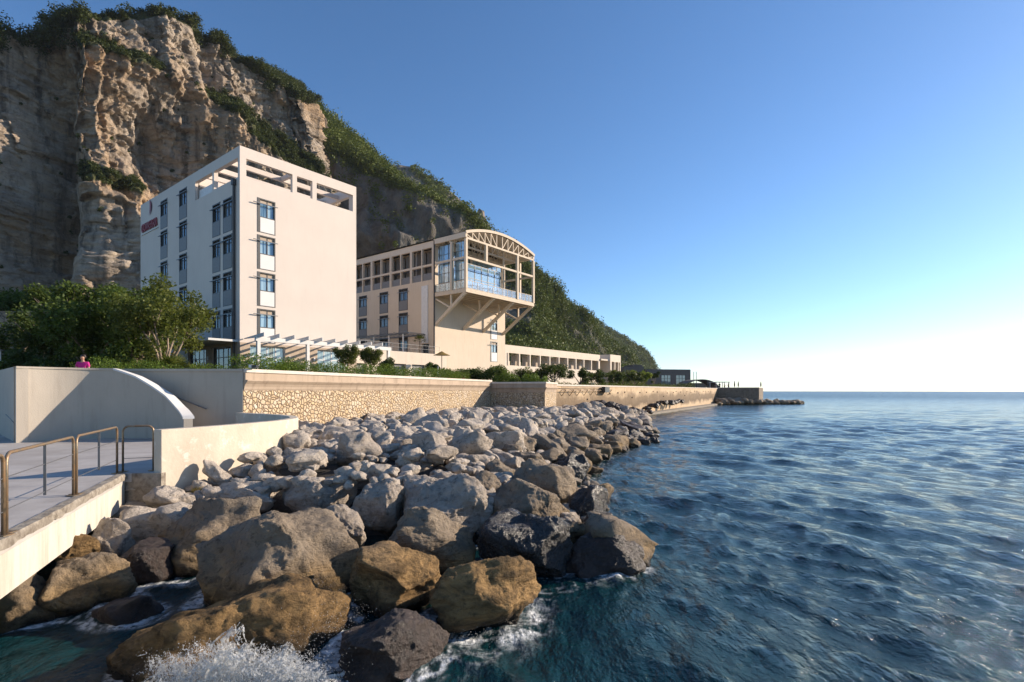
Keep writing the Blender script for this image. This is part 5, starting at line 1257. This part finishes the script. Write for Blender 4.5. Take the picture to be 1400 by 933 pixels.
    VV_, FF_, nn = [], [], 0
    for q, (xa, xb, ya, hh, curl) in enumerate(((205,445,5.40,.50,.34),(230,430,5.32,.36,.20),(250,400,5.50,.60,.42))):
        nu, nv_ = 260, 100; u, v = np.meshgrid(np.linspace(0,1,nu), np.linspace(0,1,nv_)); b0, b1 = np.array(at(xa,945,ya)), np.array(at(xb,938,ya+.1))
        P = b0[None,None]*(1-u[...,None])+b1[None,None]*u[...,None]; k_ = np.stack([u*0+q*7.3,u*0,u*0],-1)
        nz = fbm(np.stack([u*7,v*1.2,u*0],-1)+k_, 5, 61); hgt = hh*np.sin(np.pi*np.clip(u,0.02,.98))**.7*(1-.35*u)*(1+.8*nz)
        P[...,2] += np.sin(v*1.5)*hgt-.06; P[...,1] += curl*v**1.5*(.7+.6*nz)+.05*fbm(np.stack([u*26,v*8,u*0],-1)+k_, 4, 67); P[...,0] += .06*fbm(np.stack([u*20,v*9,u*0+3],-1)+k_, 4, 68)+(u-.55)*v*.42
        cut = fbm(np.stack([u*22,v*5,u*0+5],-1)+k_, 5, 71, .6); F4 = grid_faces(nv_, nu); keep = cut.ravel()[F4].mean(1) > (-.55+.80*v.ravel()[F4].mean(1)**1.5)
        VV_.append(P.reshape(-1,3)); FF_.append(F4[keep]+nn); nn += nu*nv_
    o = link('breaking_wave', np_mesh('breaking_wave', np.concatenate(VV_), np.concatenate(FF_), True), t.m); tag(o, 'foaming sheet of a wave breaking over the golden brown boulder', 'wave', None, 'stuff')
spray()
# ------------------------------------------------------------------ trees and shrubs
TG = np.random.default_rng(42)
def tree(name, label, x, y, z0, h, wid, mat, leaf, n, forks=4, trunk_h=.35, tr=.12, group=None, clumps=14, cat='tree', sz=.85, crown_lo=.35, gap=.5, seed=None):
    g = np.random.default_rng(seed if seed is not None else int(abs(x*31+y*17))+5)
    r = empty(name, (x,y,z0)); tag(r, label, cat, group)
    tb = MB(); th = h*trunk_h; tips = []
    p0 = Vector((0,0,-.15)); lean = Vector((g.normal(0,.08),g.normal(0,.08),1)); fork = p0+lean*th
    tb.tube([p0, p0+lean*th*.5, fork], [tr*1.2,tr,tr*.85], 8)
    for k in range(forks):
        a = 6.28*k/forks+g.uniform(-.5,.5); d = Vector((math.cos(a)*wid*.30,math.sin(a)*wid*.30,(h-th)*g.uniform(.45,.75)))
        mid = fork+d*.45+Vector((g.normal(0,.1)*wid*.3,g.normal(0,.1)*wid*.3,.0)); tip = fork+d; tips.append(tip)
        tb.tube([fork-Vector((0,0,.05)), mid, tip], [tr*.7,tr*.45,tr*.15], 6)
        for q in range(2):
            a2 = a+g.uniform(-1.1,1.1); e = tip.lerp(mid, g.uniform(.2,.7)); t2 = e+Vector((math.cos(a2)*wid*.18,math.sin(a2)*wid*.18,h*.16)); tips.append(t2); tb.tube([e, t2], [tr*.3,tr*.1], 5)
    tb.build('trunk', M['bark'], r, True)
    C, Rr = [], []
    for k in range(clumps):
        if k < len(tips): c = np.array(tips[k])+g.normal(0,.06*wid,3)
        else:
            a = g.uniform(0,6.28); rad = wid*.5*math.sqrt(g.uniform(0,1))*.82; c = np.array([math.cos(a)*rad, math.sin(a)*rad, h*(crown_lo+(1-crown_lo)*g.uniform(.05,.93)*(1-.45*(rad/(wid*.5))**2))])
        C.append(c); Rr.append(wid*g.uniform(.12,.21))
    C = np.array(C); Rr = np.array(Rr); C[:,2] = np.minimum(C[:,2], h-Rr*.7)
    w_ = Rr**2/np.sum(Rr**2); P = cloud_points(C, Rr, [max(8,int(n*q)) for q in w_], g, gap, .85)
    foliage('crown', P, leaf, mat, r, int(abs(x*7+y))+1); return r
# dense dark group on the left, in front of the cliff
tree('broadleaf_tree','tall dark bushy tree behind the person in the magenta top',-24.3,30.5,GZ,5.7,5.0,'leaf_mid',.20,13000,5,.25,.16,clumps=34,crown_lo=.12)
tree('broadleaf_tree','dark bushy tree filling the middle of the left tree group',-21.2,30.0,GZ,6.2,4.5,'leaf_mid',.20,12000,5,.25,.15,clumps=34,crown_lo=.12)
tree('fig_tree','open branching tree with pale limbs in front of the shaded tower face',-18.9,28.3,GZ,6.0,4.4,'leaf_olive',.19,6200,6,.22,.13,clumps=26,crown_lo=.28,gap=.4)
tree('fig_tree','spreading leafy tree between the dark trees and the branching one',-21.8,33.5,GZ,7.2,5.0,'leaf_olive',.21,9000,6,.25,.15,clumps=28,crown_lo=.25)
tree('broadleaf_tree','sunlit bushy tree above the old rubble wall next to the tower trees',-33.0,40.5,GZ,8.7,6.0,'leaf_mid',.26,9000,5,.3,.18,clumps=26,crown_lo=.45)
tree('broadleaf_tree','low bushy tree above the old rubble wall near the left edge',-40.0,42.5,GZ,8.6,5.5,'leaf_mid',.26,9000,5,.3,.18,clumps=26,crown_lo=.5)
tree('broadleaf_tree','leafy tree above the old rubble wall at the left edge',-46.0,46,GZ,9.2,6.5,'leaf_mid',.28,8000,5,.3,.18,clumps=24,crown_lo=.5)
tree('broadleaf_tree','dark tree in the shade directly beside the old rubble wall',-27.5,34.5,GZ,5.2,4.5,'leaf_dark',.22,9000,5,.2,.15,clumps=26,crown_lo=.1)
tree('broadleaf_tree','tree whose top shows against the cliff right of the sunlit one',-28.6,40.0,GZ,8.3,5.5,'leaf_mid',.26,9000,5,.3,.18,clumps=24,crown_lo=.3)
tree('broadleaf_tree','added dark tree shading the old rubble wall at the left',-32.0,35.0,GZ,5.6,5.5,'leaf_dark',.22,9000,5,.2,.15,clumps=28,crown_lo=.08)  # tree added in front to darken the wall behind it
# old rubble wall behind
o = MB().box(-62,39.2,0,-30.2,39.8,6.1).build('old_rubble_wall', M['shade_dark_masonry']); o.location.z = GZ; tag(o, 'dark old rubble wall in shade behind the trees at the left edge', 'wall')
def shrub(name, label, x, y, z0, w_, h_, mat, leaf, n, cat='shrub', group=None, clumps=8):
    g = np.random.default_rng(int(abs(x*13+y*7))+2); r = empty(name, (x,y,z0)); tag(r, label, cat, group)
    b = MB()
    for k in range(4):
        a = 6.28*k/4+g.uniform(0,1); b.tube([(0,0,-.1),(math.cos(a)*w_*.12,math.sin(a)*w_*.12,h_*.35),(math.cos(a)*w_*.25,math.sin(a)*w_*.25,h_*.6)], [.05,.04,.015], 5)
    b.build('stem', M['bark'], r)
    C, Rr = [], []
    for k in range(clumps): a = g.uniform(0,6.28); q = math.sqrt(g.uniform(0,1))*w_*.32; C.append((math.cos(a)*q,math.sin(a)*q,h_*(.30+.38*g.uniform()))); Rr.append(min(w_,h_)*g.uniform(.22,.34))
    P = cloud_points(C, Rr, [n//clumps]*clumps, g, .4, .9); P = P[P[:,2] > -.05]; foliage('foliage', P, leaf, mat, r, 3); return r
def palm_fan(label, x, y, z0, h_, nf, L, group='fan palms in the garden bed'):
    g = np.random.default_rng(int(abs(x*19+y*5))); r = empty('fan_palm', (x,y,z0)); tag(r, label, 'palm', group)
    MB().tube([(0,0,-.1),(0,0,h_)], [.10,.08], 7).build('trunk', M['bark'], r)
    V, F = [], []
    for k in range(nf):
        a = g.uniform(0,6.28); el = g.uniform(-.15,1.2); d = np.array([math.cos(a)*math.cos(el),math.sin(a)*math.cos(el),math.sin(el)]); o = np.array([0,0,h_]); c = o+d*L*.55
        s_ = np.cross(d,[0,0,1]); s_ /= np.linalg.norm(s_)+1e-9; up = np.cross(s_,d)
        def q(a_,b_,w_):
            n = len(V); dd = (b_-a_); sd_ = np.cross(dd,up); sd_ = sd_/(np.linalg.norm(sd_)+1e-9)*w_; V.extend([a_-sd_*.5,a_+sd_*.5,b_+sd_*.25,b_-sd_*.25]); F.append((n,n+1,n+2,n+3))
        q(o,c,.025)
        for j in range(9):
            t_ = (j-4)/4*1.25; e = c+(d*math.cos(t_)+s_*math.sin(t_))*L*.48-np.array([0,0,.12*L*abs(t_)]); q(c,e,.06)
    link('fronds', np_mesh('fronds', np.array(V), np.array(F)), M['leaf_olive'], r)
palm_fan('spiky fan palm in the hedge bed under the branching tree',-16.3,25.3,.1,.75,34,1.0); palm_fan('smaller spiky fan palm at the left part of the hedge bed',-17.6,25.6,.1,.6,30,.9); palm_fan('spiky fan palm at the right end of the group below the branching tree',-15.2,25.6,.1,.55,28,.85)
lp = rm @ Vector((-1.6,1.0,0)); palm_fan('small palm with a bare trunk on the podium terrace', lp.x, lp.y, HB+PT, 1.7, 30, 1.0)
shrub('garden_shrub','dark round shrub before the glazed tower doors',-14.2,33.5,.6,2.4,1.35,'leaf_mid',.13,3000)
shrub('garden_shrub','dark bushy shrub below the dark bushy trees behind the wall',-20.5,27.0,GZ,3.0,2.0,'leaf_dark',.16,5000)
shrub('garden_shrub','low dark shrub left of the person in the magenta top',-25.0,27.5,GZ,4.2,2.2,'leaf_dark',.18,5000)
shrub('garden_shrub','broad dark shrub at the left edge behind the wall',-30.5,32.0,GZ,5.0,3.0,'leaf_dark',.2,5000)
def hedge(label, pts, w_, h_, mat, leaf, dens, z0=GZ, ragged=.25, name='hedge', cat='hedge'):
    g = np.random.default_rng(len(label)); P = np.array(pts, float); d = np.concatenate([[0],np.cumsum(np.hypot(*np.diff(P,axis=0).T))]); n = int(d[-1]*dens)
    s_ = g.uniform(0,d[-1],n); x = np.interp(s_,d,P[:,0]); y = np.interp(s_,d,P[:,1]); th = g.uniform(0,math.pi,n)
    hh = h_*(1+ragged*vnoise(np.stack([s_/1.1,s_*0,s_*0],-1),9)+.6*ragged*vnoise(np.stack([s_/.35,s_*0,s_*0],-1),10)); t_ = g.uniform(0,1,n)**.45
    off_ = np.sign(np.cos(th))*np.abs(np.cos(th))**.5*w_/2*t_; z = np.abs(np.sin(th))**.5*hh*t_+.05*h_
    ix = np.clip(np.searchsorted(d,s_)-1,0,len(P)-2); dr = (P[ix+1]-P[ix])/np.linalg.norm(P[ix+1]-P[ix],axis=1)[:,None]
    Q = np.stack([x+dr[:,1]*off_, y-dr[:,0]*off_, z],-1)-np.array([P[0,0],P[0,1],0])
    r = empty(name, (P[0,0],P[0,1],z0)); tag(r, label, cat); foliage('foliage', Q, leaf, mat, r, 4)
    b = MB(); [b.tube([(p[0]-P[0,0],p[1]-P[0,1],-.05),(p[0]-P[0,0]+.05,p[1]-P[0,1],h_*.6)], .03, 5) for p in [P[0]*(1-k/6)+P[-1]*k/6 for k in range(7)]] if len(P) == 2 else None
    if b.v: b.build('stem', M['bark'], r)
dW_ = (W1-W0).normalized(); nW = Vector((-dW_.y,dW_.x))
hp = lambda s_, o_: tuple(W0+dW_*s_+nW*o_)
hedge('clipped bright green hedge on top of the shaded stair wall', [(-19.2,23.2),(-11.6,22.7)], 1.1, 1.35, 'leaf_hedge', .075, 2300)
hedge('long low green hedge along the top of the rubble stone wall', [hp(.6,1.2),hp(22.5,1.2)], 1.1, 1.62, 'leaf_hedge', .085, 2000, ragged=.10)
hedge('tall soft grass tuft bed growing on the stone bastion', [(-1.6,45.6),(3.0,44.4)], 1.4, 1.42, 'leaf_hedge', .14, 1500, ragged=.35, name='grass_bed', cat='grass')
for lab, px, py0, Y, wpx, tp in (('round clipped ornamental tree with forked trunk nearest the pergola doors',475,472,41,34,.5),('round clipped ornamental tree with forked trunk near the pergola end',506,474,43,30,.5)):
    x, y, z = at(px,py0,Y); tree('clipped_tree', lab, x, y, .7, z-.7, wpx*Y/F_PX, 'leaf_olive', .10, 9000, 4, .40, .09, 'clipped ornamental trees', 34, crown_lo=.50, gap=.4)
for lab, px, py0, Y, wpx, mat in (('dark shrub tree behind the end column of the pergola',532,480,47,30,'leaf_dark'),('slim young tree beside the thin white pole at the wall',592,488,46,18,'leaf_mid'),
    ('big dark green shrub right of the slim young tree',625,496,52,34,'leaf_mid'),('dense dark shrub left of the grassy bastion',655,497,54,36,'leaf_mid'),('dark shrub behind the left part of the grassy bastion',690,497,56,42,'leaf_mid'),('shrub with pale flower spikes behind the grassy bastion',718,497,58,38,'leaf_olive'),('low green shrub between the slim young tree and the big dark green one',608,499,50,26,'leaf_mid'),('green shrub just left of the dense dark one',640,500,55,30,'leaf_mid'),('bushy shrub filling the gap left of the grassy bastion',673,499,53,34,'leaf_mid'),('broad low shrub between the spiky shrub and the biggest round tree',737,503,57,34,'leaf_olive')):
    x, y, z = at(px,py0,Y); shrub('garden_shrub', lab, x, y, .5, wpx*Y/F_PX, z-.5, mat, .17, 3600)
for lab, px, py0, Y, wpx in (('round dark tree just past the bastion, biggest of the row',757,497,58,44),('round dark tree second in the row before the loggia wing',793,503,66,30),('round dark tree third in the row before the loggia wing',819,505,72,28),('round dark tree last in the row before the loggia wing',841,506,78,24),('dark small tree near the far end of the loggia wing',866,507,88,24)):
    x, y, z = at(px,py0,Y); tree('round_tree', lab, x, y, .3, z-.3, wpx*Y/F_PX, 'leaf_dark', .19, 4200, 4, .25, .12, 'round trees before the loggia wing', 18, crown_lo=.28)
for lab, px, py0, Y, wpx, mat in (('bright lime green tree below the distant headland',878,503,112,26,'leaf_lime'),('dark pointed tree beside the lime green one',893,503,118,14,'leaf_dark'),('olive shrub mass below the pale terrace slope',852,506,100,30,'leaf_olive')):
    x, y, z = at(px,py0,Y); tree('broadleaf_tree', lab, x, y, GZ, z-GZ, wpx*Y/F_PX, mat, .3, 2600, 4, .3, .12, None, 14, crown_lo=.25)
hedge('low green hedge along the top of the tan sea wall', [tuple(B2+(W2-B2)*.03+Vector((-1.6,1.0))), tuple(B2+(W2-B2)*.62+Vector((-1.6,1.0)))], 1.0, .95, 'leaf_olive', .14, 260)
hedge('dark planting along the promenade near the glass pavilion', [(33,118),(45,131)], 1.5, 1.7, 'leaf_dark', .2, 300)
hedge('pale flowering planting on the slope past the loggia wing', [(20.5,103),(27,112)], 4, 3.4, 'leaf_olive', .25, 700)
# dry tufts
for lab, px, py0, Y, wpx, hpx in (('dry yellow grass tuft at the foot of the rubble stone wall',545,566,27.3,24,15),('dry tuft at the parapet foot beside the small grey stone',272,660,11.7,26,16)):
    x, y, z = at(px, py0+hpx, Y); g = np.random.default_rng(4); V, F = [], []
    for k in range(220):
        a = g.uniform(0,6.28); L = hpx*Y/F_PX*g.uniform(.5,1.1); o_ = np.array([g.normal(0,.3)*wpx*Y/F_PX*.6, g.normal(0,.05), -.08]); e = o_+np.array([math.cos(a)*.45*L,math.sin(a)*.3*L,L]); n = len(V); V += [o_-[.008,0,0],o_+[.008,0,0],e]; F.append((n,n+1,n+2))
    o = link('grass_tuft', np_mesh('grass_tuft', np.array(V), np.array(F)), M['dry_grass']); o.location = (x,y,z); tag(o, lab, 'grass')

# ------------------------------------------------------------------ people
def skin(name, joints, bones, m, parent, lv=2):
    me = bpy.data.meshes.new(name); me.from_pydata([j[0] for j in joints], bones, []); o = link(name, me, m, parent)
    s = o.modifiers.new('skin', 'SKIN'); me.skin_vertices.new() if not me.skin_vertices else None
    for v, j in zip(me.skin_vertices[0].data, joints): v.radius = (j[1], j[1] if len(j) < 3 else j[2])
    me.skin_vertices[0].data[0].use_root = True
    u = o.modifiers.new('sub', 'SUBSURF'); u.levels = lv; u.render_levels = lv; return o
flat('skin', (.42,.23,.15), .55); flat('hair', (.035,.022,.014), .6); flat('magenta_cloth', (.50,.012,.20), .8); flat('white_cloth', (.72,.71,.70), .8); flat('dark_cloth', (.03,.033,.045), .8)
def person(label, x, y, z0, rz, top, h_=1.66, lv=2, bottom='dark_cloth', group=None, sit=0):
    r = empty('person', (x,y,z0), rz); tag(r, label, 'person', group); s = h_/1.7
    J = [((0,0,.93),.125,.10),((0,-.01,1.12),.125,.095),((0,-.01,1.32),.15,.10),((0,0,1.44),.07,.06),((0,-.02,1.52),.052,.055),((0,-.045,1.60),.083,.095),((0,-.04,1.67),.070,.085),
         ((.17,0,1.40),.055),((.23,-.03,1.14),.042),((.20,-.18,.95),.033),((.19,-.25,.90),.03),((-.17,0,1.40),.055),((-.23,-.03,1.14),.042),((-.20,-.18,.95),.033),((-.19,-.25,.90),.03),
         ((.09,0,.86),.095),((.10,-.02,.48),.06),((.10,.02,.08),.042),((.10,-.14,.04),.035),((-.09,0,.86),.095),((-.10,-.06,.48),.06),((-.10,-.03,.08),.042),((-.10,-.18,.04),.035)]
    Bn = [(0,1),(1,2),(2,3),(3,4),(4,5),(5,6),(2,7),(7,8),(8,9),(9,10),(2,11),(11,12),(12,13),(13,14),(0,15),(15,16),(16,17),(17,18),(0,19),(19,20),(20,21),(21,22)]
    sc = lambda j: (tuple(c*s for c in j[0]), *[q*s for q in j[1:]])
    skin('body', [sc(j) for j in J], Bn, M['skin'], r, lv)
    T = [((0,0,.90),.150,.125),((0,-.01,1.12),.150,.120),((0,-.01,1.33),.172,.122),((0,0,1.43),.085,.075),((.18,0,1.39),.075),((.225,-.02,1.20),.062),((-.18,0,1.39),.075),((-.225,-.02,1.20),.062)]
    skin('shirt', [sc(j) for j in T], [(0,1),(1,2),(2,3),(2,4),(4,5),(2,6),(6,7)], M[top], r, lv)
    Tr = [((0,0,.92),.145,.12),((.095,0,.84),.108),((.10,-.02,.48),.078),((.10,.02,.12),.06),((-.095,0,.84),.108),((-.10,-.06,.48),.078),((-.10,-.03,.12),.06)]
    skin('trousers', [sc(j) for j in Tr], [(0,1),(1,2),(2,3),(0,4),(4,5),(5,6)], M[bottom], r, lv)
    b = MB(); b.ball((0,.0*s,1.665*s),.105*s,12,8,.95); hb = b
    hb.v = [(x_,y_+(.03 if y_ > -.05*s else .055)*s,z_) for x_,y_,z_ in hb.v]; hb.build('hair', M['hair'], r, True)
    if lv > 1:
        f = MB(); [f.ball((sx*.032*s,-.132*s,1.625*s),.010*s,8,6) for sx in (-1,1)]; f.build('eyes', M['dark_cloth'], r, True)
        MB().tube([(0,-.125*s,1.625*s),(0,-.155*s,1.59*s)], [.008*s,.014*s], 6).build('nose', M['skin'], r, True); MB().box(-.022*s,-.138*s,1.548*s,.022*s,-.128*s,1.556*s).build('mouth', M['red_cloth'], r)
    return r
person('person in a bright magenta top leaning at the wall above the stair', -17.6,21.6,GZ,R(15),'magenta_cloth',1.62)
person('person with dark hair in a white top behind the wall at the left edge', -25.9,27.2,GZ,R(40),'white_cloth',1.58)
person('person in a red top behind the long rubble stone wall', -3.93,41.3,GZ,R(200),'red_cloth',1.45,1)
for k, (x, y, c_) in enumerate(((50.9,129.2,'dark_cloth'),(51.9,128.6,'dark_cloth'),(50.1,129.8,'dark_cloth'),(53.0,128.9,'dark_cloth'))):
    person(('left','second','third','right')[(1,2,0,3)[k]]+' of four dark clothed people standing on the far end of the sea wall', x, y, GZ+.35, k*1.3, c_, 1.72, 1, group='people on the point')

# ------------------------------------------------------------------ small fittings
r = empty('floodlight', (W0.x+.30,W0.y+.15,TOPZ)); tag(r, 'small black and white floodlight on the corner of the stone wall coping', 'lamp')
MB().bar((0,0,0),(0,0,.07),.05).build('bracket', M['steel_grey'], r); MB().box(-.02,-.10,.05,.17,.10,.16).build('housing', M['black_plastic'], r); MB().box(-.14,-.08,.055,-.021,.08,.17).build('lens', M['panel_white'], r)
r = empty('light_pole', (-6.06,43.0,GZ)); tag(r, 'thin white garden light pole standing behind the stone wall coping', 'lamp post')
MB().tube([(0,0,0),(0,0,2.0)], .04, 8).build('pole', M['panel_white'], r); MB().tube([(0,0,2.0),(0,0,2.18)], [.07,.05], 8).build('lamp_head', M['steel_grey'], r)
r = empty('light_pole', (-29.2,30.0,GZ)); tag(r, 'pale grey lamp post behind the wall at the very left edge', 'lamp post')
MB().tube([(0,0,0),(0,0,2.45)], .075, 10).build('pole', M['panel_white'], r); MB().box(-.16,-.1,2.45,.16,.1,2.53).build('lamp_head', M['steel_grey'], r)
x, y, z = at(604,481,64); r = empty('thatched_parasol', (x,y,.7)); tag(r, 'brown thatched parasol standing before the corner of the hall', 'parasol')
MB().tube([(0,0,0),(0,0,z-.7)], .05, 6).build('pole', M['bark'], r); MB().tube([(0,0,z-1.15),(0,0,z-.95),(0,0,z-.66)], [1.05,.55,.04], 14).build('canopy', M['dry_grass'], r)
x, y, z = at(803,527,68); r = empty('planter_box', (x,y,GZ)); tag(r, 'low terracotta planter box with a white end on the sea wall promenade', 'planter')
MB().box(-.55,-.3,0,.42,.3,1.05).build('box', M['terracotta'], r); MB().box(.43,-.28,0,.75,.28,1.0).build('end_block', M['panel_white'], r); MB().box(-.6,-.35,1.05,.8,.35,1.15).build('rim', M['coping'], r)

make_sea()
